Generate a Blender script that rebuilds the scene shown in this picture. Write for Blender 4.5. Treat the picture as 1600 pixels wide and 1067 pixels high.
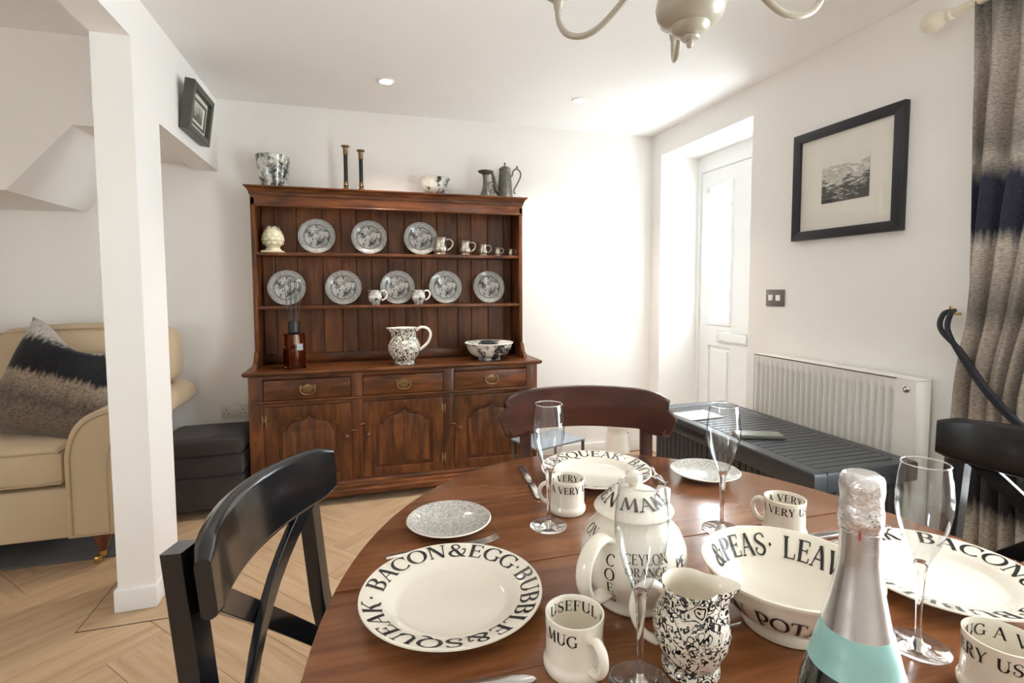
import bpy, bmesh, math, random
from mathutils import Vector, Matrix, noise as mnoise

random.seed(7)
PI = math.pi
scn = bpy.context.scene
COL = scn.collection
for _o in list(bpy.data.objects):
    bpy.data.objects.remove(_o, do_unlink=True)

# ---------------------------------------------------------------- camera
F_PX = 808.67
YAW, PITCH, ROLL = 0.28435, 0.061519, -0.003293
CAM_Z = 1.22
_c, _s = math.cos(YAW), math.sin(YAW)
_F = Vector((_s * math.cos(PITCH), _c * math.cos(PITCH), -math.sin(PITCH)))
_R = Vector((_c, -_s, 0.0))
_U = _R.cross(_F)
_R2 = math.cos(ROLL) * _R + math.sin(ROLL) * _U
_U2 = _R2.cross(_F)
cam_data = bpy.data.cameras.new('camera')
cam_data.sensor_fit = 'HORIZONTAL'
cam_data.sensor_width = 36.0
cam_data.lens = F_PX / 1600.0 * 36.0
cam_data.shift_y = -(533.5 - 497.74) / 1600.0
cam_data.clip_start = 0.02
cam_ob = bpy.data.objects.new('camera', cam_data)
COL.objects.link(cam_ob)
_m = Matrix((( _R2.x, _U2.x, -_F.x, 0), (_R2.y, _U2.y, -_F.y, 0), (_R2.z, _U2.z, -_F.z, CAM_Z), (0, 0, 0, 1)))
cam_ob.matrix_world = _m
scn.camera = cam_ob

# ---------------------------------------------------------------- world, lights, exposure
world = bpy.data.worlds.new('overcast_sky')
scn.world = world
world.use_nodes = True
_bg = world.node_tree.nodes['Background']
_bg.inputs['Color'].default_value = (0.90, 0.95, 1.0, 1)
_bg.inputs['Strength'].default_value = 11.0

def portal(name, loc, rot, sx, sy):
    d = bpy.data.lights.new(name, 'AREA')
    d.shape = 'RECTANGLE'
    d.size, d.size_y = sx, sy
    d.cycles.is_portal = True
    o = bpy.data.objects.new(name, d)
    COL.objects.link(o)
    o.location = loc
    o.rotation_euler = rot
    return o

# daylight enters by the glazed door, the curtained window, and the lounge window
portal('door_daylight', (2.60, 2.83, 1.1), (0, PI / 2, 0), 2.0, 0.95)
portal('window_daylight', (2.50, 0.30, 1.28), (0, PI / 2, 0), 1.70, 1.7)
portal('lounge_daylight', (-3.20, -0.3, 1.45), (0, -PI / 2, 0), 0.8, 0.7)

scn.view_settings.view_transform = 'Standard'
scn.view_settings.look = 'None'
scn.view_settings.exposure = 0.98
scn.view_settings.gamma = 1.0
scn.view_settings.use_curve_mapping = False
scn.cycles.use_denoising = True
scn.cycles.max_bounces = 14
scn.cycles.diffuse_bounces = 7
scn.cycles.glossy_bounces = 6
scn.cycles.transmission_bounces = 12
scn.cycles.transparent_max_bounces = 16
scn.cycles.sample_clamp_indirect = 6.0

# ---------------------------------------------------------------- node material helpers
def new_mat(name):
    m = bpy.data.materials.new(name)
    m.use_nodes = True
    nt = m.node_tree
    return m, nt, nt.nodes['Principled BSDF']

def nd(nt, kind, **kw):
    n = nt.nodes.new(kind)
    for k, v in kw.items():
        if k in n.inputs.keys():
            n.inputs[k].default_value = v
        else:
            setattr(n, k, v)
    return n

def lk(nt, a, b):
    nt.links.new(a, b)

def math_node(nt, op, a, b=None, c=None):
    n = nt.nodes.new('ShaderNodeMath')
    n.operation = op
    for i, v in enumerate((a, b, c)):
        if v is None:
            continue
        if isinstance(v, (int, float)):
            n.inputs[i].default_value = v
        else:
            nt.links.new(v, n.inputs[i])
    return n.outputs[0]

def coords(nt, scale=(1, 1, 1), rot=(0, 0, 0), kind='Object'):
    tc = nt.nodes.new('ShaderNodeTexCoord')
    mp = nt.nodes.new('ShaderNodeMapping')
    mp.inputs['Scale'].default_value = scale
    mp.inputs['Rotation'].default_value = rot
    nt.links.new(tc.outputs[kind], mp.inputs['Vector'])
    return mp.outputs['Vector']

def ramp(nt, fac, stops, interp='LINEAR'):
    r = nt.nodes.new('ShaderNodeValToRGB')
    r.color_ramp.interpolation = interp
    els = r.color_ramp.elements
    while len(els) < len(stops):
        els.new(0.5)
    for e, (p, c) in zip(els, stops):
        e.position = p
        e.color = (c[0], c[1], c[2], 1)
    nt.links.new(fac, r.inputs['Fac'])
    return r.outputs['Color']

def mixc(nt, fac, a, b):
    n = nt.nodes.new('ShaderNodeMix')
    n.data_type = 'RGBA'
    for sock, v in ((n.inputs[0], fac), (n.inputs[6], a), (n.inputs[7], b)):
        if isinstance(v, (int, float)):
            sock.default_value = v
        elif isinstance(v, tuple):
            sock.default_value = (v[0], v[1], v[2], 1)
        else:
            nt.links.new(v, sock)
    return n.outputs[2]

def add_bump(nt, bsdf, height, strength=0.2, dist=0.002):
    b = nt.nodes.new('ShaderNodeBump')
    b.inputs['Strength'].default_value = strength
    b.inputs['Distance'].default_value = dist
    nt.links.new(height, b.inputs['Height'])
    nt.links.new(b.outputs['Normal'], bsdf.inputs['Normal'])

def plain(name, col, rough=0.5, metal=0.0, var=0.06, scale=12.0, bump=0.0, coat=0.0, spec=0.5):
    """one colour with a faint procedural variation"""
    m, nt, b = new_mat(name)
    v = coords(nt)
    n = nd(nt, 'ShaderNodeTexNoise', Scale=scale, Detail=4.0)
    lk(nt, v, n.inputs['Vector'])
    lo = tuple(c * (1 - var) for c in col)
    hi = tuple(min(1.0, c * (1 + var)) for c in col)
    lk(nt, ramp(nt, n.outputs['Fac'], [(0.3, lo), (0.7, hi)]), b.inputs['Base Color'])
    b.inputs['Roughness'].default_value = rough
    b.inputs['Metallic'].default_value = metal
    b.inputs['Coat Weight'].default_value = coat
    b.inputs['Coat Roughness'].default_value = 0.1
    b.inputs['Specular IOR Level'].default_value = spec
    if bump:
        add_bump(nt, b, n.outputs['Fac'], bump)
    return m

def wood(name, dark, mid, light, grain=(1, 14, 14), rough=0.35, coat=0.0, bump=0.08, scale=3.0, seedvar=True, stain=0.0):
    """grain runs along the local axis whose scale is smallest"""
    m, nt, b = new_mat(name)
    v = coords(nt, grain)
    info = nt.nodes.new('ShaderNodeObjectInfo')
    off = nt.nodes.new('ShaderNodeVectorMath')
    off.operation = 'ADD'
    comb = nt.nodes.new('ShaderNodeCombineXYZ')
    s = math_node(nt, 'MULTIPLY', info.outputs['Random'], 37.0)
    for i in range(3):
        lk(nt, s, comb.inputs[i])
    lk(nt, v, off.inputs[0])
    lk(nt, comb.outputs[0], off.inputs[1])
    n1 = nd(nt, 'ShaderNodeTexNoise', Scale=scale, Detail=6.0, Roughness=0.62, Distortion=0.6)
    lk(nt, off.outputs[0], n1.inputs['Vector'])
    col = ramp(nt, n1.outputs['Fac'], [(0.28, dark), (0.5, mid), (0.74, light)])
    if seedvar:
        h = nt.nodes.new('ShaderNodeHueSaturation')
        k = 0.28 if seedvar is True else seedvar
        lk(nt, math_node(nt, 'MULTIPLY_ADD', info.outputs['Random'], k, 1 - k / 2), h.inputs['Value'])
        lk(nt, col, h.inputs['Color'])
        col = h.outputs['Color']
    if stain:
        n2 = nd(nt, 'ShaderNodeTexNoise', Scale=5.0, Detail=3.0)
        lk(nt, coords(nt), n2.inputs['Vector'])
        f = ramp(nt, n2.outputs['Fac'], [(0.35, (1 - stain,) * 3), (0.65, (1, 1, 1))])
        mm = nt.nodes.new('ShaderNodeMix')
        mm.data_type = 'RGBA'
        mm.blend_type = 'MULTIPLY'
        mm.inputs[0].default_value = 1.0
        lk(nt, col, mm.inputs[6])
        lk(nt, f, mm.inputs[7])
        col = mm.outputs[2]
    lk(nt, col, b.inputs['Base Color'])
    b.inputs['Roughness'].default_value = rough
    b.inputs['Coat Weight'].default_value = coat
    b.inputs['Coat Roughness'].default_value = 0.12
    b.inputs['Specular IOR Level'].default_value = 0.38
    if bump:
        add_bump(nt, b, n1.outputs['Fac'], bump, 0.003)
    return m

def fabric(name, col, dark, scale=700.0, rough=0.9, bump=0.25):
    m, nt, b = new_mat(name)
    v = coords(nt)
    n = nd(nt, 'ShaderNodeTexNoise', Scale=scale, Detail=2.0)
    lk(nt, v, n.inputs['Vector'])
    n2 = nd(nt, 'ShaderNodeTexNoise', Scale=4.0, Detail=3.0)
    lk(nt, v, n2.inputs['Vector'])
    a = math_node(nt, 'MULTIPLY_ADD', n2.outputs['Fac'], 0.5, math_node(nt, 'MULTIPLY', n.outputs['Fac'], 0.5))
    lk(nt, ramp(nt, a, [(0.36, dark), (0.62, col)]), b.inputs['Base Color'])
    b.inputs['Roughness'].default_value = rough
    b.inputs['Sheen Weight'].default_value = 0.15
    b.inputs['Specular IOR Level'].default_value = 0.2
    add_bump(nt, b, n.outputs['Fac'], bump, 0.001)
    return m

def glass(name, tint=(1, 1, 1), ior=1.46, rough=0.0):
    m, nt, b = new_mat(name)
    g = nt.nodes.new('ShaderNodeBsdfGlass')
    g.inputs['Color'].default_value = (*tint, 1)
    g.inputs['IOR'].default_value = ior
    g.inputs['Roughness'].default_value = rough
    lk(nt, g.outputs[0], nt.nodes['Material Output'].inputs['Surface'])
    nt.nodes.remove(b)
    return m

def thin_glass(name, tint=(0.97, 0.98, 0.985)):
    """thin blown wall: clear face on, reflecting and darker where it is seen edge on"""
    m, nt, b = new_mat(name)
    t = nt.nodes.new('ShaderNodeBsdfTransparent')
    lw = nt.nodes.new('ShaderNodeLayerWeight')
    lw.inputs['Blend'].default_value = 0.5
    lk(nt, ramp(nt, lw.outputs['Facing'], [(0.0, tint), (0.55, tuple(c * 0.95 for c in tint)), (0.82, (0.72, 0.74, 0.77)), (0.96, (0.40, 0.42, 0.45))]), t.inputs['Color'])
    g = nt.nodes.new('ShaderNodeBsdfGlossy')
    g.inputs['Roughness'].default_value = 0.02
    mx = nt.nodes.new('ShaderNodeMixShader')
    lk(nt, math_node(nt, 'MULTIPLY_ADD', math_node(nt, 'POWER', lw.outputs['Facing'], 3.0), 0.60, 0.09), mx.inputs[0])
    lk(nt, t.outputs[0], mx.inputs[1])
    lk(nt, g.outputs[0], mx.inputs[2])
    lk(nt, mx.outputs[0], nt.nodes['Material Output'].inputs['Surface'])
    nt.nodes.remove(b)
    return m

def pane_glass(name, refl=0.08, tint=(0.95, 0.97, 0.97)):
    m, nt, b = new_mat(name)
    t = nt.nodes.new('ShaderNodeBsdfTransparent')
    t.inputs['Color'].default_value = (*tint, 1)
    g = nt.nodes.new('ShaderNodeBsdfGlossy')
    g.inputs['Roughness'].default_value = 0.02
    mx = nt.nodes.new('ShaderNodeMixShader')
    mx.inputs[0].default_value = refl
    lk(nt, t.outputs[0], mx.inputs[1])
    lk(nt, g.outputs[0], mx.inputs[2])
    lk(nt, mx.outputs[0], nt.nodes['Material Output'].inputs['Surface'])
    nt.nodes.remove(b)
    return m

def transferware(name, ground, ink, radius=None, scale=55.0, density=0.5, spread=0.8):
    """printed earthenware: a scene in the middle, a ringed border; radius None = all-over sprays"""
    m, nt, b = new_mat(name)
    tc = nt.nodes.new('ShaderNodeTexCoord')
    v = tc.outputs['Object']
    n1 = nd(nt, 'ShaderNodeTexNoise', Scale=scale, Detail=5.0, Roughness=0.7, Distortion=1.2)
    lk(nt, v, n1.inputs['Vector'])
    n2 = nd(nt, 'ShaderNodeTexNoise', Scale=scale * 0.28, Detail=2.0, Distortion=0.5)
    lk(nt, v, n2.inputs['Vector'])
    a = math_node(nt, 'MULTIPLY_ADD', n2.outputs['Fac'], spread, math_node(nt, 'MULTIPLY', n1.outputs['Fac'], 1.0))
    mid = 0.5 + 0.5 * spread + (0.5 - density) * 0.35
    scene = ramp(nt, math_node(nt, 'DIVIDE', a, 2.0), [((mid - 0.05) / 2, (1, 1, 1)), ((mid + 0.02) / 2, (0.45, 0.45, 0.45)), ((mid + 0.13) / 2, (0, 0, 0))])
    fac = scene
    if radius:
        sep = nt.nodes.new('ShaderNodeSeparateXYZ')
        lk(nt, v, sep.inputs[0])
        r = math_node(nt, 'SQRT', math_node(nt, 'ADD', math_node(nt, 'POWER', sep.outputs[0], 2.0), math_node(nt, 'POWER', sep.outputs[1], 2.0)))
        rr = math_node(nt, 'DIVIDE', r, radius)
        vo = nd(nt, 'ShaderNodeTexVoronoi', Scale=scale * 1.7)
        lk(nt, v, vo.inputs['Vector'])
        border = ramp(nt, vo.outputs['Distance'], [(0.12, (0.9, 0.9, 0.9)), (0.3, (0.25, 0.25, 0.25)), (0.52, (0.75, 0.75, 0.75))])
        inrim = math_node(nt, 'GREATER_THAN', rr, 0.70)
        fac = mixc(nt, inrim, scene, border)
        for (r0, r1, val) in ((0.655, 0.675, 0.05), (0.685, 0.72, 0.2), (0.93, 0.965, 0.35)):
            ring = math_node(nt, 'MULTIPLY', math_node(nt, 'GREATER_THAN', rr, r0), math_node(nt, 'LESS_THAN', rr, r1))
            fac = mixc(nt, ring, fac, (val, val, val))
    bw = nt.nodes.new('ShaderNodeRGBToBW')
    lk(nt, fac, bw.inputs[0])
    lk(nt, mixc(nt, bw.outputs[0], ink, ground), b.inputs['Base Color'])
    b.inputs['Roughness'].default_value = 0.12
    b.inputs['Coat Weight'].default_value = 0.3
    return m

def chintz(name, ground, ink, scale=48.0, zlo=None, zhi=None):
    """dense black scrolling flowers on cream"""
    m, nt, b = new_mat(name)
    tc = nt.nodes.new('ShaderNodeTexCoord')
    v = tc.outputs['Object']
    w = nd(nt, 'ShaderNodeTexNoise', Scale=scale * 1.9, Detail=1.0)
    lk(nt, v, w.inputs['Vector'])
    wv = nt.nodes.new('ShaderNodeVectorMath')
    wv.operation = 'MULTIPLY_ADD'
    lk(nt, w.outputs['Color'], wv.inputs[0])
    wv.inputs[1].default_value = (0.75 / scale,) * 3
    lk(nt, v, wv.inputs[2])
    def rings(sc, lo, hi, off):
        vo = nd(nt, 'ShaderNodeTexVoronoi', Scale=sc)
        av = nt.nodes.new('ShaderNodeVectorMath')
        av.operation = 'ADD'
        lk(nt, wv.outputs[0], av.inputs[0])
        av.inputs[1].default_value = (off, off * .7, off * .3)
        lk(nt, av.outputs[0], vo.inputs['Vector'])
        d = vo.outputs['Distance']
        return d, math_node(nt, 'MULTIPLY', math_node(nt, 'GREATER_THAN', d, lo), math_node(nt, 'LESS_THAN', d, hi))
    d, r1 = rings(scale, 0.20, 0.27, 0.0)
    _, r2 = rings(scale, 0.0, 0.10, 0.0)
    _, r3 = rings(scale, 0.36, 0.40, 0.0)
    d4, r4 = rings(scale * 2.7, 0.16, 0.33, 0.4)
    _, r5 = rings(scale * 1.9, 0.24, 0.34, 0.9)
    n1 = nd(nt, 'ShaderNodeTexNoise', Scale=scale * 1.7, Detail=1.0, Distortion=1.8)
    lk(nt, v, n1.inputs['Vector'])
    vine = math_node(nt, 'LESS_THAN', math_node(nt, 'ABSOLUTE', math_node(nt, 'SUBTRACT', n1.outputs['Fac'], 0.5)), 0.035)
    outer = math_node(nt, 'GREATER_THAN', d, 0.40)
    fill = math_node(nt, 'MULTIPLY', outer, math_node(nt, 'MAXIMUM', vine, math_node(nt, 'MAXIMUM', r4, r5)))
    a = math_node(nt, 'MAXIMUM', math_node(nt, 'MAXIMUM', r1, r2), math_node(nt, 'MAXIMUM', r3, fill))
    lk(nt, mixc(nt, a, ground, ink), b.inputs['Base Color'])
    b.inputs['Roughness'].default_value = 0.12
    b.inputs['Coat Weight'].default_value = 0.3
    return m

def streaked(name, stops, axis=2, lo=0.0, hi=2.1, amp=0.10, across=(60, 60, 3.5), weave=900.0):
    """dip-dyed cloth: bands of colour across the drop with ragged brushed edges and a slubby weave"""
    m, nt, b = new_mat(name)
    tc = nt.nodes.new('ShaderNodeTexCoord')
    v = tc.outputs['Object']
    sep = nt.nodes.new('ShaderNodeSeparateXYZ')
    lk(nt, v, sep.inputs[0])
    mp = nt.nodes.new('ShaderNodeMapping')
    mp.inputs['Scale'].default_value = across
    lk(nt, v, mp.inputs['Vector'])
    n = nd(nt, 'ShaderNodeTexNoise', Scale=1.0, Detail=4.0, Roughness=0.6)
    lk(nt, mp.outputs[0], n.inputs['Vector'])
    z = math_node(nt, 'MULTIPLY_ADD', math_node(nt, 'SUBTRACT', n.outputs['Fac'], 0.5), amp * 2, sep.outputs[axis])
    fac = math_node(nt, 'DIVIDE', math_node(nt, 'SUBTRACT', z, lo), hi - lo)
    col = ramp(nt, fac, stops)
    mp2 = nt.nodes.new('ShaderNodeMapping')
    mp2.inputs['Scale'].default_value = (90, 90, 260)
    lk(nt, v, mp2.inputs['Vector'])
    n2 = nd(nt, 'ShaderNodeTexNoise', Scale=1.0, Detail=3.0)
    lk(nt, mp2.outputs[0], n2.inputs['Vector'])
    sl = ramp(nt, n2.outputs['Fac'], [(0.35, (0.78, 0.78, 0.78)), (0.62, (1.35, 1.35, 1.35))])
    mm = nt.nodes.new('ShaderNodeMix')
    mm.data_type = 'RGBA'
    mm.blend_type = 'MULTIPLY'
    mm.inputs[0].default_value = 1.0
    lk(nt, col, mm.inputs[6])
    lk(nt, sl, mm.inputs[7])
    lk(nt, mm.outputs[2], b.inputs['Base Color'])
    b.inputs['Roughness'].default_value = 0.85
    b.inputs['Sheen Weight'].default_value = 0.2
    b.inputs['Specular IOR Level'].default_value = 0.2
    add_bump(nt, b, n2.outputs['Fac'], 0.15, 0.001)
    return m

MAT = {}
MAT['wall'] = plain('wall_paint', (0.87, 0.85, 0.82), 0.85, var=0.012, scale=3, spec=0.2)
MAT['ceiling'] = plain('ceiling_paint', (0.89, 0.885, 0.872), 0.9, var=0.01, scale=3, spec=0.2)
MAT['white_gloss'] = plain('white_gloss_paint', (0.84, 0.84, 0.82), 0.35, var=0.01)
MAT['upvc'] = plain('white_door_plastic', (0.86, 0.87, 0.87), 0.3, var=0.01)
MAT['radiator'] = plain('radiator_enamel', (0.80, 0.775, 0.72), 0.35, var=0.015)
MAT['plank'] = wood('oak_plank', (0.40, 0.258, 0.150), (0.50, 0.342, 0.212), (0.58, 0.425, 0.282), (1.3, 14, 14), 0.42, 0.0, 0.03, 2.0, 0.07)
MAT['subfloor'] = plain('dark_joint', (0.16, 0.085, 0.04), 0.7)
MAT['inlay'] = plain('dark_inlay', (0.05, 0.025, 0.014), 0.5)
MAT['dresser'] = wood('dresser_oak', (0.040, 0.011, 0.003), (0.130, 0.039, 0.010), (0.28, 0.094, 0.023), (1.5, 9, 9), 0.34, 0.08, 0.06, 3.0, True, 0.4)
MAT['dresser_v'] = wood('dresser_oak_upright', (0.040, 0.011, 0.003), (0.130, 0.039, 0.010), (0.28, 0.094, 0.023), (9, 9, 1.3), 0.34, 0.08, 0.06, 3.0, True, 0.4)
MAT['dresser_board'] = wood('dresser_backboard', (0.060, 0.017, 0.006), (0.160, 0.050, 0.014), (0.28, 0.098, 0.028), (9, 9, 1.0), 0.42, 0.05, 0.08, 3.0, True, 0.3)
MAT['table'] = wood('mahogany_top', (0.135, 0.044, 0.015), (0.245, 0.089, 0.031), (0.34, 0.133, 0.050), (1.6, 12, 12), 0.20, 0.15, 0.015, 2.2, True, 0.25)
MAT['mahogany'] = wood('mahogany_chair', (0.030, 0.009, 0.006), (0.055, 0.016, 0.010), (0.085, 0.026, 0.016), (1.5, 10, 10), 0.3, 0.3, 0.03)
MAT['sofa_leg'] = wood('turned_leg_wood', (0.06, 0.017, 0.007), (0.12, 0.036, 0.013), (0.18, 0.058, 0.021), (10, 10, 1.5), 0.25, 0.4, 0.02)
MAT['black_paint'] = plain('black_lacquer', (0.008, 0.008, 0.009), 0.17, var=0.2, scale=9, coat=0.2, bump=0.01, spec=0.4)
MAT['brass'] = plain('aged_brass', (0.26, 0.175, 0.085), 0.32, 0.95, var=0.2, scale=40)
MAT['bright_brass'] = plain('bright_brass', (0.62, 0.42, 0.14), 0.25, 1.0, var=0.1)
MAT['dark_bronze'] = plain('dark_bronze', (0.018, 0.022, 0.02), 0.35, 0.4, var=0.2)
MAT['pewter'] = plain('pewter', (0.46, 0.42, 0.36), 0.30, 0.95, var=0.2, scale=30)
MAT['dull_pewter'] = plain('dull_pewter', (0.16, 0.155, 0.135), 0.45, 0.75, var=0.2, scale=30)
MAT['steel'] = plain('polished_steel', (0.62, 0.61, 0.60), 0.16, 1.0, var=0.04)
MAT['china'] = plain('cream_earthenware', (0.83, 0.765, 0.65), 0.13, var=0.015, coat=0.4)
MAT['china_white'] = plain('white_china', (0.80, 0.78, 0.73), 0.13, var=0.015, coat=0.4)
MAT['ink'] = plain('black_print', (0.022, 0.020, 0.020), 0.25, var=0.15)
MAT['stone_egg'] = plain('cream_ceramic_matt', (0.68, 0.63, 0.45), 0.5, var=0.12, scale=60, bump=0.1)
MAT['transfer_plate'] = transferware('transfer_plate', (0.62, 0.61, 0.58), (0.022, 0.022, 0.025), 0.104, 75, 0.46, 0.6)
MAT['transfer_bowl'] = transferware('transfer_sprays', (0.74, 0.72, 0.66), (0.02, 0.022, 0.022), None, 34, 0.40, 1.4)
MAT['transfer_pot'] = transferware('transfer_pot', (0.66, 0.66, 0.60), (0.02, 0.022, 0.022), None, 34, 0.62, 0.9)
MAT['transfer_jug'] = transferware('transfer_jug', (0.70, 0.68, 0.63), (0.02, 0.02, 0.03), None, 90, 0.5, 0.6)
MAT['saucer_print'] = transferware('saucer_print', (0.74, 0.70, 0.62), (0.16, 0.155, 0.15), None, 420, 0.52, 0.12)
MAT['chintz'] = chintz('chintz_print', (0.78, 0.71, 0.59), (0.004, 0.004, 0.004), 36)
MAT['chintz_big'] = chintz('chintz_print_large', (0.76, 0.72, 0.63), (0.005, 0.005, 0.005), 21)
MAT['glass'] = glass('clear_glass')
MAT['thin_glass'] = thin_glass('thin_clear_glass')
MAT['pane'] = pane_glass('window_pane')
MAT['picture_glass'] = pane_glass('picture_glass', 0.03, (0.995, 0.995, 0.99))
MAT['amber'] = glass('amber_glass', (0.80, 0.50, 0.36))
MAT['bottle_glass'] = plain('dark_bottle_glass', (0.006, 0.008, 0.005), 0.05, var=0.1, coat=0.6)
MAT['foil'] = plain('silver_foil', (0.50, 0.47, 0.46), 0.24, 0.85, var=0.05, scale=60, bump=0.15)
MAT['foil_wrinkle'] = plain('crumpled_foil', (0.74, 0.71, 0.70), 0.30, 0.8, var=0.08, scale=130, bump=0.9)
MAT['teal'] = plain('pale_teal_paper', (0.28, 0.50, 0.46), 0.35, var=0.03)
MAT['linen'] = fabric('beige_linen', (0.58, 0.455, 0.31), (0.49, 0.38, 0.25))
MAT['piping'] = fabric('beige_piping', (0.50, 0.38, 0.24), (0.42, 0.31, 0.19))
MAT['charcoal'] = fabric('charcoal_fabric', (0.050, 0.041, 0.041), (0.030, 0.025, 0.026))
MAT['shade_sheet'] = fabric('grey_shade_sheet', (0.13, 0.125, 0.12), (0.075, 0.072, 0.07), 300, 0.95, 0.6)  # shade on the floor below the sofa, given as dark grey colour
MAT['resin'] = plain('graphite_resin', (0.050, 0.054, 0.062), 0.34, var=0.12, scale=40, bump=0.04)
MAT['black_frame'] = plain('black_frame_wood', (0.014, 0.013, 0.018), 0.4, var=0.2, scale=20)
MAT['grey_frame'] = plain('grey_frame_wood', (0.060, 0.062, 0.052), 0.42, var=0.12, scale=20)
MAT['mount'] = plain('cream_mount_board', (0.80, 0.77, 0.71), 0.8, var=0.015)
MAT['paper'] = plain('white_paper', (0.84, 0.84, 0.84), 0.7, var=0.01)
MAT['switch_plate'] = plain('dark_nickel_plate', (0.20, 0.18, 0.17), 0.38, 0.5, var=0.05)
MAT['socket'] = plain('socket_plastic', (0.72, 0.68, 0.62), 0.4, var=0.01)
MAT['black_plastic'] = plain('black_plastic', (0.014, 0.014, 0.015), 0.3, var=0.1)
MAT['cream_metal'] = plain('cream_painted_metal', (0.40, 0.36, 0.285), 0.3, var=0.03, coat=0.2)
MAT['cream_wood'] = plain('cream_painted_wood', (0.74, 0.68, 0.55), 0.35, var=0.02)
MAT['rope'] = plain('navy_rope', (0.014, 0.014, 0.022), 0.7, var=0.4, scale=400, bump=0.4)
MAT['curtain'] = streaked('dip_dyed_linen', [
    (0.00, (0.02, 0.02, 0.026)), (0.14, (0.014, 0.014, 0.017)), (0.175, (0.38, 0.34, 0.29)), (0.21, (0.33, 0.29, 0.245)), (0.235, (0.016, 0.016, 0.018)),
    (0.295, (0.020, 0.020, 0.022)), (0.335, (0.36, 0.31, 0.26)), (0.42, (0.29, 0.245, 0.205)), (0.50, (0.33, 0.28, 0.235)), (0.535, (0.17, 0.15, 0.135)),
    (0.60, (0.36, 0.31, 0.265)), (0.635, (0.42, 0.37, 0.32)), (0.66, (0.022, 0.024, 0.042)), (0.735, (0.026, 0.028, 0.048)), (0.765, (0.37, 0.33, 0.28)),
    (0.79, (0.20, 0.18, 0.16)), (0.83, (0.30, 0.255, 0.22)), (0.93, (0.35, 0.30, 0.26)), (1.00, (0.13, 0.125, 0.11))], 2, 0.0, 2.12, 0.05)
MAT['pillow'] = streaked('dip_dyed_cushion', [
    (0.00, (0.15, 0.115, 0.08)), (0.22, (0.13, 0.10, 0.075)), (0.30, (0.09, 0.07, 0.055)), (0.42, (0.20, 0.155, 0.115)), (0.50, (0.26, 0.20, 0.15)),
    (0.55, (0.012, 0.012, 0.014)), (0.80, (0.012, 0.012, 0.015)), (0.88, (0.45, 0.42, 0.38)), (1.0, (0.50, 0.46, 0.42))], 1, -0.25, 0.25, 0.05, (55, 4, 55))

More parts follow.
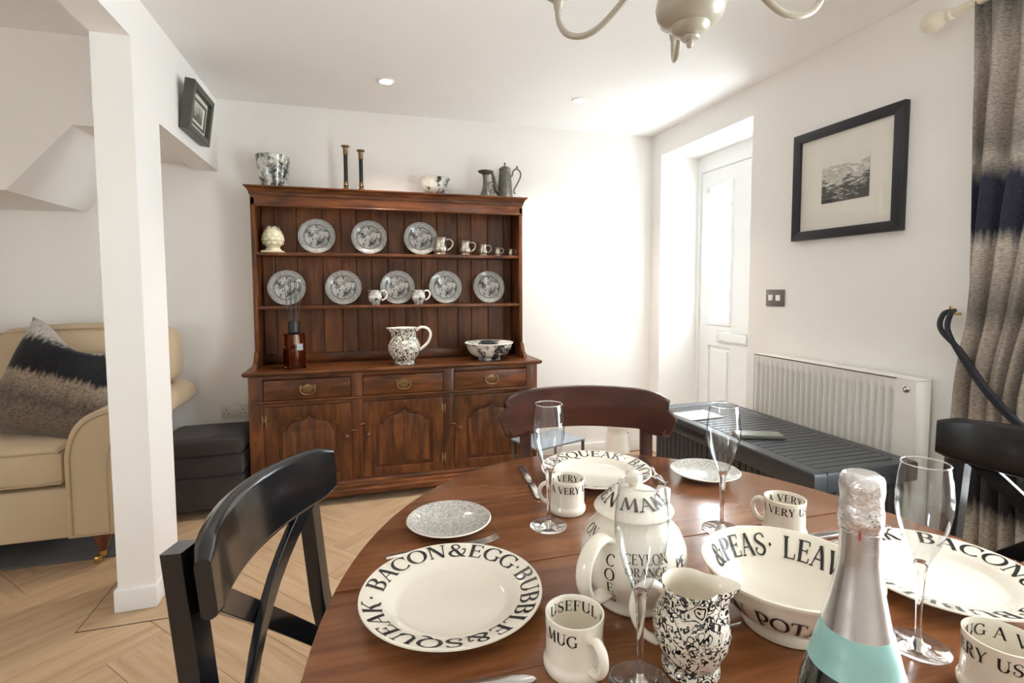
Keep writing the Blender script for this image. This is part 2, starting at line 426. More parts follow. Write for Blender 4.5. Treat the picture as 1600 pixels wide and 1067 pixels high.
# ---------------------------------------------------------------- geometry helpers
class Geo:
    """collects vertices and faces of ONE part"""
    def __init__(self):
        self.v, self.f = [], []

    def add(self, verts, faces, mtx=None):
        o = len(self.v)
        self.v += [tuple(mtx @ Vector(p)) if mtx else tuple(p) for p in verts]
        self.f += [tuple(i + o for i in f) for f in faces]
        return self

    def box(self, x0, x1, y0, y1, z0, z1, bevel=0.0, seg=2, mtx=None):
        if bevel <= 0:
            vs = [(x0, y0, z0), (x1, y0, z0), (x1, y1, z0), (x0, y1, z0), (x0, y0, z1), (x1, y0, z1), (x1, y1, z1), (x0, y1, z1)]
            return self.add(vs, [(3, 2, 1, 0), (4, 5, 6, 7), (0, 1, 5, 4), (1, 2, 6, 5), (2, 3, 7, 6), (3, 0, 4, 7)], mtx)
        bm = bmesh.new()
        bmesh.ops.create_cube(bm, size=1.0)
        for v in bm.verts:
            v.co = Vector((x0 + (v.co.x + .5) * (x1 - x0), y0 + (v.co.y + .5) * (y1 - y0), z0 + (v.co.z + .5) * (z1 - z0)))
        bmesh.ops.bevel(bm, geom=list(bm.edges), offset=bevel, segments=seg, profile=0.5, affect='EDGES', clamp_overlap=True)
        return self.add_bm(bm, mtx)

    def add_bm(self, bm, mtx=None):
        bm.verts.index_update()
        vs = [tuple(v.co) for v in bm.verts]
        fs = [tuple(v.index for v in f.verts) for f in bm.faces]
        bm.free()
        return self.add(vs, fs, mtx)

    def lathe(self, prof, seg=40, mtx=None, flute=None):
        """prof: (r, z) from bottom to top, outside; flute(angle) scales r"""
        vs, fs, rows = [], [], []
        for r, z in prof:
            if r < 1e-6:
                rows.append([len(vs)])
                vs.append((0, 0, z))
            else:
                row = []
                for i in range(seg):
                    a = 2 * PI * i / seg
                    k = flute(a, z) if flute else 1.0
                    row.append(len(vs))
                    vs.append((r * k * math.cos(a), r * k * math.sin(a), z))
                rows.append(row)
        for a, b in zip(rows, rows[1:]):
            if len(a) == 1 and len(b) == 1:
                continue
            for i in range(seg):
                j = (i + 1) % seg
                if len(a) == 1:
                    fs.append((a[0], b[j], b[i]))
                elif len(b) == 1:
                    fs.append((a[i], a[j], b[0]))
                else:
                    fs.append((a[i], a[j], b[j], b[i]))
        return self.add(vs, fs, mtx)

    def tube(self, pts, rad, seg=10, flat=1.0, up=None, cap=True, mtx=None, closed=False):
        """round or flattened tube along points; rad number or list; flat scales the second axis"""
        pts = [Vector(p) for p in pts]
        n = len(pts)
        rads = rad if isinstance(rad, (list, tuple)) else [rad] * n
        tang = []
        for i in range(n):
            a, b = (pts[i - 1], pts[(i + 1) % n]) if closed else (pts[max(i - 1, 0)], pts[min(i + 1, n - 1)])
            t = b - a
            tang.append(t.normalized() if t.length > 1e-9 else Vector((0, 0, 1)))
        ref = Vector(up) if up else (Vector((0, 0, 1)) if abs(tang[0].z) < 0.9 else Vector((1, 0, 0)))
        vs, fs = [], []
        u = (ref - ref.dot(tang[0]) * tang[0]).normalized()
        for i in range(n):
            base = Vector(up) if up else u
            u2 = base - base.dot(tang[i]) * tang[i]
            u = u2.normalized() if u2.length > 1e-6 else u
            w = tang[i].cross(u)
            for k in range(seg):
                a = 2 * PI * k / seg
                vs.append(tuple(pts[i] + u * (rads[i] * math.cos(a)) + w * (rads[i] * flat * math.sin(a))))
        m = n if closed else n - 1
        for i in range(m):
            for k in range(seg):
                a0, a1 = i * seg + k, i * seg + (k + 1) % seg
                b0, b1 = ((i + 1) % n) * seg + k, ((i + 1) % n) * seg + (k + 1) % seg
                fs.append((a0, a1, b1, b0))
        if cap and not closed:
            fs.append(tuple(range(seg))[::-1])
            fs.append(tuple((n - 1) * seg + k for k in range(seg)))
        return self.add(vs, fs, mtx)

    def bar(self, pts, w, h, up=(0, 0, 1), mtx=None, bev=0.25):
        """rectangular bar with softened corners swept along points; w across, h along up"""
        pts = [Vector(p) for p in pts]
        n = len(pts)
        ws = w if isinstance(w, (list, tuple)) else [w] * n
        hs = h if isinstance(h, (list, tuple)) else [h] * n
        vs, fs = [], []
        for i in range(n):
            t = (pts[min(i + 1, n - 1)] - pts[max(i - 1, 0)]).normalized()
            u = Vector(up)
            u = (u - u.dot(t) * t).normalized()
            s = t.cross(u)
            a, b = ws[i] / 2, hs[i] / 2
            c = min(a, b) * bev
            for (sx, sy, a0) in ((1, -1, -90), (1, 1, 0), (-1, 1, 90), (-1, -1, 180)):
                for k in range(3):
                    an = math.radians(a0 + 45 * k)
                    x, y = sx * (a - c) + c * math.cos(an), sy * (b - c) + c * math.sin(an)
                    vs.append(tuple(pts[i] + s * x + u * y))
        for i in range(n - 1):
            for k in range(12):
                fs.append((i * 12 + k, i * 12 + (k + 1) % 12, (i + 1) * 12 + (k + 1) % 12, (i + 1) * 12 + k))
        fs.append(tuple(range(12))[::-1])
        fs.append(tuple((n - 1) * 12 + k for k in range(12)))
        return self.add(vs, fs, mtx)

    def plate2d(self, loops, depth, bevel=0.0, mtx=None, seg=2):
        """flat outline(s) in local XY (later loops are holes) thickened along z, centred"""
        cu = bpy.data.curves.new('outline', 'CURVE')
        cu.dimensions = '2D'
        cu.fill_mode = 'BOTH'
        cu.extrude = max(depth / 2 - bevel, 0.0001)
        cu.bevel_depth = bevel
        cu.bevel_resolution = seg
        cu.offset = -bevel
        for lp in loops:
            sp = cu.splines.new('POLY')
            sp.points.add(len(lp) - 1)
            for p, q in zip(sp.points, lp):
                p.co = (q[0], q[1], 0, 1)
            sp.use_cyclic_u = True
        ob = bpy.data.objects.new('outline', cu)
        me = bpy.data.meshes.new_from_object(ob)
        self.add([tuple(v.co) for v in me.vertices], [tuple(p.vertices) for p in me.polygons], mtx)
        bpy.data.objects.remove(ob)
        bpy.data.curves.remove(cu)
        bpy.data.meshes.remove(me)
        return self

    def sweep_profile(self, prof, path, mtx=None):
        """mitred moulding: prof (out, z) swept along a horizontal open path of (x, y); out = to the right of travel"""
        n = len(path)
        P = [Vector((p[0], p[1])) for p in path]
        vs, fs = [], []
        for i in range(n):
            d0 = (P[i] - P[i - 1]).normalized() if i > 0 else None
            d1 = (P[i + 1] - P[i]).normalized() if i < n - 1 else None
            d0 = d0 or d1
            d1 = d1 or d0
            n0, n1 = Vector((d0.y, -d0.x)), Vector((d1.y, -d1.x))
            nn = (n0 + n1)
            nn = nn / max(nn.length_squared / 2, 1e-6)
            for o, z in prof:
                q = P[i] + nn * o
                vs.append((q.x, q.y, z))
        k = len(prof)
        for i in range(n - 1):
            for j in range(k):
                fs.append((i * k + j, i * k + (j + 1) % k, (i + 1) * k + (j + 1) % k, (i + 1) * k + j))
        fs.append(tuple(range(k)))
        fs.append(tuple((n - 1) * k + j for j in range(k))[::-1])
        return self.add(vs, fs, mtx)


def link_mesh(name, geo, mat, parent=None, origin=(0, 0, 0), smooth=None, loc=None, recalc=True, weighted=False):
    """ONE mesh object; vertices are given in world axes and shifted to the thing's origin"""
    me = bpy.data.meshes.new(name)
    o = Vector(origin)
    me.from_pydata([tuple(Vector(p) - o) for p in geo.v], [], geo.f)
    if recalc:
        bm = bmesh.new()
        bm.from_mesh(me)
        bmesh.ops.remove_doubles(bm, verts=bm.verts, dist=1e-6)
        bmesh.ops.recalc_face_normals(bm, faces=bm.faces)
        bm.to_mesh(me)
        bm.free()
    me.validate()
    if smooth is not None:
        me.polygons.foreach_set('use_smooth', [True] * len(me.polygons))
        if smooth < 179:
            me.set_sharp_from_angle(angle=math.radians(smooth))
    me.update()
    me.materials.append(mat if not isinstance(mat, str) else MAT[mat])
    ob = bpy.data.objects.new(name, me)
    COL.objects.link(ob)
    if parent:
        ob.parent = parent
    if loc:
        ob.location = loc
    if weighted:
        md = ob.modifiers.new('weighted', 'WEIGHTED_NORMAL')
        md.keep_sharp = True
    return ob

def tag(o, label, cat, group=None):
    o['label'] = label
    o['category'] = cat
    if group:
        o['group'] = group
    return o

def thing(name, label, cat, loc=(0, 0, 0), rotz=0.0, group=None):
    o = bpy.data.objects.new(name, None)
    o.empty_display_size = 0.05
    COL.objects.link(o)
    o.location = loc
    o.rotation_euler = (0, 0, rotz)
    return tag(o, label, cat, group)

def struct(name, geo, mat, smooth=None, parent=None):
    o = link_mesh(name, geo, mat, parent, smooth=smooth)
    if not parent:
        o['kind'] = 'structure'
    return o

def dup(root, loc=None, rotz=None, label=None, group=None, scale=None):
    """copy a thing with its parts and sub-parts, sharing mesh data"""
    def cp(o, parent):
        c = o.copy()
        COL.objects.link(c)
        c.parent = parent
        for ch in list(o.children):
            cp(ch, c)
        return c
    r = cp(root, None)
    if loc is not None:
        r.location = loc
    if rotz is not None:
        r.rotation_euler = (0, 0, rotz)
    if scale is not None:
        r.scale = (scale, scale, scale)
    if label:
        r['label'] = label
    if group:
        r['group'] = group
    return r

def bez(p0, p1, p2, p3, n=12):
    out = []
    for i in range(n + 1):
        t = i / n
        a = (1 - t) ** 3
        b = 3 * t * (1 - t) ** 2
        c = 3 * t * t * (1 - t)
        d = t ** 3
        out.append(tuple(a * x + b * y + c * z + d * w for x, y, z, w in zip(p0, p1, p2, p3)))
    return out

def smooth_path(pts, n=6):
    """Catmull-Rom through points"""
    P = [Vector(p) for p in pts]
    out = []
    for i in range(len(P) - 1):
        a, b, c, d = P[max(i - 1, 0)], P[i], P[i + 1], P[min(i + 2, len(P) - 1)]
        for k in range(n):
            t = k / n
            out.append(0.5 * ((2 * b) + (c - a) * t + (2 * a - 5 * b + 4 * c - d) * t * t + (3 * b - a - 3 * c + d) * t ** 3))
    out.append(P[-1])
    return [tuple(p) for p in out]

def Tr(x, y, z):
    return Matrix.Translation((x, y, z))

def Rx(a): return Matrix.Rotation(a, 4, 'X')
def Ry(a): return Matrix.Rotation(a, 4, 'Y')
def Rz(a): return Matrix.Rotation(a, 4, 'Z')

# map local XY outline (x, y) -> world x, z with thickness along y (front face towards -y)
XZ = Rx(PI / 2)

# ---------------------------------------------------------------- lettering: roman capitals drawn as thick and thin strokes
TH, TN = 0.165, 0.06
def _L(x0, y0, x1, y1, w=TH, n=4):
    return ([(x0 + (x1 - x0) * i / n, y0 + (y1 - y0) * i / n) for i in range(n + 1)], [w] * (n + 1))
def _A(cx, cy, rx, ry, a0, a1, th=TH, n=16):
    P, W = [], []
    for i in range(n + 1):
        a = math.radians(a0 + (a1 - a0) * i / n)
        P.append((cx + rx * math.cos(a), cy + ry * math.sin(a)))
        W.append(TN + (th - TN) * abs(math.cos(a)) ** 1.4)
    return (P, W)
def _S(x, y, l=0.11):
    return _L(x - l, y, x + l, y, TN, 1)
def _C(pts, ws):
    P = smooth_path([(p[0], p[1], 0) for p in pts], 4)
    n = len(P) - 1
    m = len(ws) - 1
    W = []
    for i in range(n + 1):
        t = i / n * m
        k = min(int(t), m - 1)
        W.append(ws[k] + (ws[k + 1] - ws[k]) * (t - k))
    return ([(p[0], p[1]) for p in P], W)

GLYPH = {
    'A': (0.80, [_L(.08, 0, .38, 1, TN), _L(.37, 1, .72, 0), _L(.2, .36, .58, .36, TN), _S(.08, .02), _S(.72, .02)]),
    'B': (0.74, [_L(.17, 0, .17, 1), _L(.04, .98, .36, .98, TN), _L(.17, .53, .36, .53, TN), _L(.04, .02, .36, .02, TN), _A(.34, .755, .23, .225, -90, 90), _A(.34, .275, .29, .255, -90, 90)]),
    'C': (0.80, [_A(.46, .5, .39, .48, 42, 318), _L(.74, .7, .75, .95, TN)]),
    'D': (0.86, [_L(.17, 0, .17, 1), _L(.04, .98, .34, .98, TN), _L(.04, .02, .34, .02, TN), _A(.33, .5, .44, .48, -90, 90)]),
    'E': (0.70, [_L(.17, 0, .17, 1), _L(.04, .97, .60, .97, TN), _L(.17, .52, .5, .52, TN), _L(.04, .03, .63, .03, TN), _L(.59, .97, .59, .78, TN), _L(.62, .03, .64, .24, TN), _L(.5, .63, .5, .41, TN)]),
    'F': (0.66, [_L(.17, 0, .17, 1), _L(.04, .97, .60, .97, TN), _L(.17, .52, .48, .52, TN), _L(.59, .97, .59, .78, TN), _L(.48, .63, .48, .41, TN), _S(.17, .02, .15)]),
    'G': (0.88, [_A(.46, .5, .39, .48, 42, 330), _L(.76, .06, .76, .42, .13), _S(.76, .42, .14), _L(.74, .72, .75, .95, TN)]),
    'H': (0.90, [_L(.17, 0, .17, 1), _L(.73, 0, .73, 1), _L(.17, .52, .73, .52, TN), _S(.17, .98), _S(.17, .02), _S(.73, .98), _S(.73, .02)]),
    'I': (0.36, [_L(.18, 0, .18, 1), _S(.18, .98), _S(.18, .02)]),
    'K': (0.80, [_L(.17, 0, .17, 1), _L(.2, .42, .64, 1, TN), _C([(.33, .57), (.5, .3), (.62, .08), (.8, .0)], [TH, TH, TH, TN]), _S(.17, .98), _S(.17, .02), _S(.62, .98, .1)]),
    'L': (0.68, [_L(.17, 0, .17, 1), _L(.04, .03, .62, .03, TN), _L(.61, .03, .63, .26, TN), _S(.17, .98, .13)]),
    'M': (1.02, [_L(.14, 0, .18, 1, TN), _L(.18, 1, .5, .08), _L(.5, .08, .82, 1, TN), _L(.82, 1, .87, 0), _S(.14, .02, .09), _S(.87, .02)]),
    'N': (0.88, [_L(.14, 0, .14, 1, TN), _L(.14, 1, .74, 0), _L(.74, 0, .74, 1, TN), _S(.14, .02), _S(.74, .98), _S(.1, .98, .07)]),
    'O': (0.92, [_A(.46, .5, .39, .49, 0, 360, n=28)]),
    'P': (0.68, [_L(.17, 0, .17, 1), _L(.04, .98, .36, .98, TN), _L(.17, .45, .36, .45, TN), _A(.34, .715, .26, .265, -90, 90), _S(.17, .02, .14)]),
    'Q': (0.94, [_A(.46, .5, .39, .49, 0, 360, n=28), _C([(.42, .06), (.58, -.08), (.75, -.18), (1.0, -.16)], [TN, TH, .12, TN])]),
    'R': (0.80, [_L(.17, 0, .17, 1), _L(.04, .98, .36, .98, TN), _L(.17, .5, .36, .5, TN), _A(.34, .74, .25, .24, -90, 90), _C([(.36, .5), (.52, .24), (.62, .06), (.82, .0)], [TN, TH, TH, TN]), _S(.17, .02)]),
    'S': (0.68, [_C([(.58, .80), (.50, .95), (.33, .98), (.14, .86), (.14, .66), (.32, .53), (.52, .40), (.58, .22), (.46, .05), (.28, .02), (.10, .12), (.08, .26), (.18, .30)], [.09, TN, TN, .11, TH, TH, TH, .12, TN, TN, .08, .10])]),
    'T': (0.74, [_L(.37, 0, .37, 1), _L(.04, .97, .70, .97, TN), _L(.05, .97, .04, .78, TN), _L(.69, .97, .70, .78, TN), _S(.37, .02, .13)]),
    'U': (0.86, [_L(.16, .36, .16, 1), _A(.43, .36, .27, .33, 180, 360), _L(.70, .36, .70, 1, TN), _S(.16, .98), _S(.70, .98)]),
    'V': (0.80, [_L(.08, 1, .42, 0), _L(.42, 0, .72, 1, TN), _S(.1, .98), _S(.72, .98, .09)]),
    'W': (1.14, [_L(.08, 1, .36, 0), _L(.36, 0, .58, 1, TN), _L(.55, 1, .82, 0), _L(.82, 0, 1.05, 1, TN), _S(.1, .98), _S(1.05, .98, .09)]),
    'Y': (0.78, [_L(.08, 1, .38, .45), _L(.70, 1, .40, .45, TN), _L(.39, 0, .39, .48), _S(.1, .98), _S(.70, .98, .09), _S(.39, .02, .13)]),
    '&': (0.98, [_C([(.86, .52), (.78, .22), (.52, .02), (.24, .06), (.12, .26), (.26, .46), (.46, .58), (.56, .78), (.42, .97), (.24, .88), (.26, .68), (.46, .40), (.68, .10), (.92, .02)], [TN, .09, .08, .13, TH, .12, TN, .10, TN, .09, .13, TH, TH, TN]), _C([(.86, .52), (.80, .62), (.70, .56)], [TN, .09, .10])]),
    '.': (0.34, [([(.17, .40), (.17, .50), (.17, .60)], [.02, .16, .02])]),
    ' ': (0.42, []),
}

def text_width(txt, size, track=0.06):
    return sum((GLYPH[c][0] + track) * size for c in txt)

def letters(geo, txt, size, mapfn, start=0.0, track=0.06, stretch=1.0):
    """mapfn(s, v) -> point on the surface; s along the line, v up the letter, in metres"""
    s = start
    for ch in txt:
        adv, strokes = GLYPH[ch]
        for P, W in strokes:
            n = len(P)
            vs, fs = [], []
            for i in range(n):
                a, b = P[max(i - 1, 0)], P[min(i + 1, n - 1)]
                dx, dy = b[0] - a[0], b[1] - a[1]
                l = math.hypot(dx, dy) or 1.0
                nx, ny = -dy / l * W[i] / 2, dx / l * W[i] / 2
                for sg in (1, -1):
                    vs.append(tuple(mapfn(s + (P[i][0] + sg * nx) * size * stretch, (P[i][1] + sg * ny) * size)))
            for i in range(n - 1):
                fs.append((2 * i, 2 * i + 1, 2 * i + 3, 2 * i + 2))
            geo.add(vs, fs)
        s += (adv + track) * size * stretch
    return s

# ================================================================ THE ROOM
ZC, YB, XR = 2.30, 3.39, 2.06
YZ = Matrix(((0, 0, 1, 0), (1, 0, 0, 0), (0, 1, 0, 0), (0, 0, 0, 1)))   # outline (x, y) -> world (Y, Z), thickness along X

struct('wall_back', Geo().box(-3.3, 2.5, YB, YB + 0.12, -0.05, ZC), 'wall')
struct('ceiling', Geo().box(-3.3, 2.5, -1.9, YB + 0.12, ZC, ZC + 0.1), 'ceiling')
g = Geo()
g.plate2d([[(-1.9, ZC), (-1.9, 2.124), (2.225, 2.124), (2.225, 0), (2.475, 0), (2.475, 1.89), (YB, 1.89), (YB, ZC)]], 0.125, 0.0, Tr(-0.8375, 0, 0) @ YZ)
struct('wall_left', g, 'wall')
struct('baseboard_column', Geo().box(-0.912, -0.770, 2.213, 2.485, 0, 0.088, 0.006), 'white_gloss', 40)
struct('baseboard_lounge', Geo().box(-3.2, -1.3, YB - 0.015, YB, 0, 0.09, 0.004), 'white_gloss', 40)
struct('baseboard_back', Geo().box(1.06, XR, YB - 0.015, YB, 0, 0.09, 0.004), 'white_gloss', 40)

# thick right wall with a window opening and the deep door recess
WY0, WY1, WZ0, WZ1 = -0.50, 1.10, 0.46, 2.08
DY0, DY1, DZ1 = 2.38, 3.27, 2.14
g = Geo()
g.plate2d([[(-1.9, 0), (DY0, 0), (DY0, DZ1), (DY1, DZ1), (DY1, 0), (YB, 0), (YB, ZC), (-1.9, ZC)],
           [(WY0, WZ0), (WY1, WZ0), (WY1, WZ1), (WY0, WZ1)]], 0.44, 0.0, Tr(XR + 0.22, 0, 0) @ YZ)
struct('wall_right', g, 'wall')
g = Geo().plate2d([[(-3.3, 0), (2.5, 0), (2.5, ZC), (-3.3, ZC)]], 0.12, 0.0, Tr(0, -1.86, 0) @ XZ)
struct('wall_rear', g, 'wall')
g = Geo().plate2d([[(-1.9, 0), (YB, 0), (YB, ZC), (-1.9, ZC)], [(-0.65, 1.05), (0.05, 1.05), (0.05, 1.85), (-0.65, 1.85)]], 0.10, 0.0, Tr(-3.25, 0, 0) @ YZ)
struct('wall_lounge', g, 'wall')
# boxed-in underside of the stairs above the sofa
g = Geo().plate2d([[(-3.2, 1.633), (-1.426, 1.633), (-1.177, 1.922), (-0.90, 1.922), (-0.90, ZC), (-3.2, ZC)]], YB - 2.716, 0.0, Tr(0, (YB + 2.716) / 2, 0) @ XZ)
struct('wall_stairs', g, 'wall')

# window frames (out of the picture, but the daylight comes through them)
def window_frame(name, y0, y1, z0, z1, n, mtx, depth=0.06):
    w = 0.05
    holes = []
    cw = (y1 - y0 - w * (n + 1)) / n
    for i in range(n):
        a = y0 + w + i * (cw + w)
        holes.append([(a, z0 + w), (a + cw, z0 + w), (a + cw, z1 - w), (a, z1 - w)])
    fr = struct(name, Geo().plate2d([[(y0, z0), (y1, z0), (y1, z1), (y0, z1)]] + holes, depth, 0.004, mtx), 'upvc')
    for h in holes:
        struct('pane', Geo().plate2d([h], 0.006, 0.0, mtx), 'pane', parent=fr)
    return fr
window_frame('window_1', WY0, WY1, WZ0, WZ1, 2, Tr(XR + 0.30, 0, 0) @ YZ)
window_frame('window_2', -0.65, 0.05, 1.05, 1.85, 1, Tr(-3.26, 0, 0) @ YZ)

# front door at the back of the recess
XD = 2.395
tf = Geo().plate2d([[(DY0, 0), (DY0, DZ1), (DY1, DZ1), (DY1, 0), (3.238, 0), (3.238, 2.026), (2.415, 2.026), (2.415, 0)]], 0.09, 0.004, Tr(XD + 0.01, 0, 0) @ YZ)
struct('trim_1', tf, 'upvc', 30)
d0, d1 = 2.419, 3.234
HL = [[(2.91, 0.96), (3.135, 0.96), (3.135, 1.915), (2.91, 1.915)], [(2.52, 0.96), (2.745, 0.96), (2.745, 1.915), (2.52, 1.915)],
      [(2.91, 0.20), (3.135, 0.20), (3.135, 0.80), (2.91, 0.80)], [(2.52, 0.20), (2.745, 0.20), (2.745, 0.80), (2.52, 0.80)]]
door = struct('door_1', Geo().plate2d([[(d0, 0.01), (d1, 0.01), (d1, 2.022), (d0, 2.022)]] + HL, 0.046, 0.005, Tr(XD, 0, 0) @ YZ), 'upvc', 30)
for h in HL[:2]:
    struct('pane', Geo().plate2d([h], 0.006, 0.0, Tr(XD, 0, 0) @ YZ), 'pane', parent=door)
    (a, b), (c, d) = h[0], h[2]
    struct('glazing_bead', Geo().plate2d([[(a - .012, b - .012), (c + .012, b - .012), (c + .012, d + .012), (a - .012, d + .012)],
                                           [(a + .014, b + .014), (c - .014, b + .014), (c - .014, d - .014), (a + .014, d - .014)]], 0.012, 0.004, Tr(XD - .024, 0, 0) @ YZ), 'upvc', 30, door)
for h in HL[2:]:
    struct('door_panel', Geo().plate2d([h], 0.018, 0.006, Tr(XD, 0, 0) @ YZ), 'upvc', 30, door)
    (a, b), (c, d) = h[0], h[2]
    struct('raised_field', Geo().plate2d([[(a + .03, b + .03), (c - .03, b + .03), (c - .03, d - .03), (a + .03, d - .03)]], 0.016, 0.006, Tr(XD - .014, 0, 0) @ YZ), 'upvc', 30, door)
lb = struct('letter_box', Geo().plate2d([[(2.70, 0.838), (3.03, 0.838), (3.03, 0.915), (2.70, 0.915)]], 0.014, 0.004, Tr(XD - .028, 0, 0) @ YZ), 'steel', 30, door)
struct('flap', Geo().plate2d([[(2.74, 0.850), (2.99, 0.850), (2.99, 0.900), (2.74, 0.900)]], 0.008, 0.003, Tr(XD - .038, 0, 0) @ YZ), 'upvc', 30, lb)
for i, (yy, zz) in enumerate(((3.165, 1.89), (2.50, 1.89))):
    struct('bead_clip', Geo().box(XD - .034, XD - .022, yy - .012, yy + .012, zz - .014, zz + .014, 0.003), 'steel', 30, door)
struct('door_sill', Geo().box(XR + 0.02, 2.5, DY0, DY1, -0.012, 0.004), 'white_gloss', parent=None)
bpy.data.objects['door_sill'].name = 'trim_2'

# floor: herringbone oak planks on a slab
floor = struct('floor', Geo().box(-3.3, 2.5, -1.9, YB + 0.1, -0.06, -0.004), 'plank')
PW, PN = 0.18, 5
PL = PW * PN
PANG = math.radians(42)
pm = Geo()
_gap, _ch = 0.0007, 0.0011
a, b = PL / 2 - _gap, PW / 2 - _gap
pm.add([(-a, -b, -.004), (a, -b, -.004), (a, b, -.004), (-a, b, -.004), (-a, -b, -_ch), (a, -b, -_ch), (a, b, -_ch), (-a, b, -_ch),
        (-a + _ch, -b + _ch, 0), (a - _ch, -b + _ch, 0), (a - _ch, b - _ch, 0), (-a + _ch, b - _ch, 0)],
       [(8, 9, 10, 11), (4, 5, 9, 8), (5, 6, 10, 9), (6, 7, 11, 10), (7, 4, 8, 11), (0, 1, 5, 4), (1, 2, 6, 5), (2, 3, 7, 6), (3, 0, 4, 7)])
first = None
keys = set()
ca, sa = math.cos(PANG), math.sin(PANG)
for cx in range(-60, 60):
    for cy in range(-60, 60):
        d = (cx - cy) % (2 * PN)
        if d < PN:
            key = ('h', cx - d, cy)
            u, v = (cx - d) * PW + PL / 2, cy * PW + PW / 2
        else:
            y0 = cy - (2 * PN - 1 - d)
            key = ('v', cx, y0)
            u, v = cx * PW + PW / 2, y0 * PW + PL / 2
        if key in keys:
            continue
        X, Y = u * ca - v * sa - 0.15, u * sa + v * ca + 0.1
        if -2.4 < X < 1.9 and 0.6 < Y < 3.55:
            keys.add(key)
            if first is None:
                first = link_mesh('plank', pm, 'plank', floor)
                o = first
            else:
                o = first.copy()
                COL.objects.link(o)
                o.parent = floor
            o.location = (X, Y, 0)
            o.rotation_euler = (0, 0, PANG + (0 if key[0] == 'h' else PI / 2))
# mitred border and dark inlay round the column foot
bx0, bx1, by0, by1 = -0.993, -0.682, 2.13, 2.565
ix0, ix1, iy0, iy1 = -0.912, -0.770, 2.213, 2.485
for q in ([(bx0, by0), (bx1, by0), (ix1, iy0), (ix0, iy0)], [(bx1, by0), (bx1, by1), (ix1, iy1), (ix1, iy0)],
          [(bx1, by1), (bx0, by1), (ix0, iy1), (ix1, iy1)], [(bx0, by1), (bx0, by0), (ix0, iy0), (ix0, iy1)]):
    cxx, cyy = sum(p[0] for p in q) / 4, sum(p[1] for p in q) / 4
    q = [(cxx + (p[0] - cxx) * .997, cyy + (p[1] - cyy) * .997) for p in q]
    link_mesh('border_plank', Geo().plate2d([q], 0.002, 0.0, Tr(0, 0, 0.0002)), 'plank', floor)
w = 0.0035
for (x0, x1, y0, y1) in ((bx0 - w, bx1 + w, by0 - w, by0), (bx0 - w, bx1 + w, by1, by1 + w), (bx0 - w, bx0, by0, by1), (bx1, bx1 + w, by0, by1)):
    link_mesh('inlay_strip', Geo().box(x0, x1, y0, y1, -0.003, 0.0012), 'inlay', floor)

# recessed ceiling lamps
def downlight(x, y, label):
    t = thing('ceiling_downlight', label, 'ceiling light', (x, y, ZC), group='recessed ceiling lamps')
    link_mesh('bezel', Geo().lathe([(0.030, -0.001), (0.033, -0.006), (0.040, -0.006), (0.043, 0.0)], 32), 'white_gloss', t, smooth=40)
    m, nt, bb = new_mat('lamp_face')
    bb.inputs['Emission Color'].default_value = (1.0, 0.93, 0.84, 1)
    bb.inputs['Emission Strength'].default_value = 30.0
    link_mesh('lamp', Geo().lathe([(0, -0.0025), (0.030, -0.0022)], 24), m, t)
    ld = bpy.data.lights.new('lamp_light', 'SPOT')
    ld.energy = 30.0
    ld.color = (1.0, 0.90, 0.78)
    ld.spot_size = math.radians(115)
    ld.spot_blend = 0.8
    ld.shadow_soft_size = 0.03
    lo = bpy.data.objects.new('lamp_light', ld)
    COL.objects.link(lo)
    lo.parent = t
    lo.location = (0, 0, -0.012)
downlight(0.151, 2.86, 'small bright recessed ceiling lamp above the left plates of the dresser')
downlight(1.24, 2.84, 'small recessed ceiling lamp to the right, nearer the door recess')

# wall fittings
def picture(name, label, y0, y1, z0, z1, xw, side, rail, depth, fmat, mount_in, art, art_mat, tilt=0.0):
    """framed picture on a wall of constant X; side -1 faces -X, +1 faces +X"""
    yc = (y0 + y1) / 2
    t = thing(name, label, 'picture', (xw, yc, z0))
    t.rotation_euler = (0, tilt, 0)
    hw, h = (y1 - y0) / 2, z1 - z0
    M0 = Tr(side * depth / 2, 0, 0) @ YZ
    r = rail
    O = [(-hw, 0), (hw, 0), (hw, h), (-hw, h)]
    I = [(-hw + r, r), (hw - r, r), (hw - r, h - r), (-hw + r, h - r)]
    for i in range(4):
        j = (i + 1) % 4
        link_mesh('frame_rail', Geo().plate2d([[O[i], O[j], I[j], I[i]]], depth, 0.002, M0), fmat, t, smooth=30)
    fx = side * (depth * 0.45)
    link_mesh('mount', Geo().plate2d([[(-hw + r * .8, r * .8), (hw - r * .8, r * .8), (hw - r * .8, h - r * .8), (-hw + r * .8, h - r * .8)]], 0.003, 0.0, Tr(fx, 0, 0) @ YZ), 'mount', t)
    if mount_in:
        k = r + mount_in
        link_mesh('slip', Geo().plate2d([[(-hw + k, k), (hw - k, k), (hw - k, h - k), (-hw + k, h - k)], [(-hw + k + .012, k + .012), (hw - k - .012, k + .012), (hw - k - .012, h - k - .012), (-hw + k + .012, h - k - .012)]], 0.004, 0.0, Tr(fx + side * .003, 0, 0) @ YZ), 'grey_frame', t)
    aw, ah, ay, az = art
    link_mesh('artwork', Geo().plate2d([[(ay - aw / 2, az - ah / 2), (ay + aw / 2, az - ah / 2), (ay + aw / 2, az + ah / 2), (ay - aw / 2, az + ah / 2)]], 0.002, 0.0, Tr(fx + side * .0025, 0, 0) @ YZ), art_mat, t)
    link_mesh('glazing', Geo().plate2d([[(-hw + r * .9, r * .9), (hw - r * .9, r * .9), (hw - r * .9, h - r * .9), (-hw + r * .9, h - r * .9)]], 0.002, 0.0, Tr(side * depth * 0.72, 0, 0) @ YZ), 'picture_glass', t)
    return t

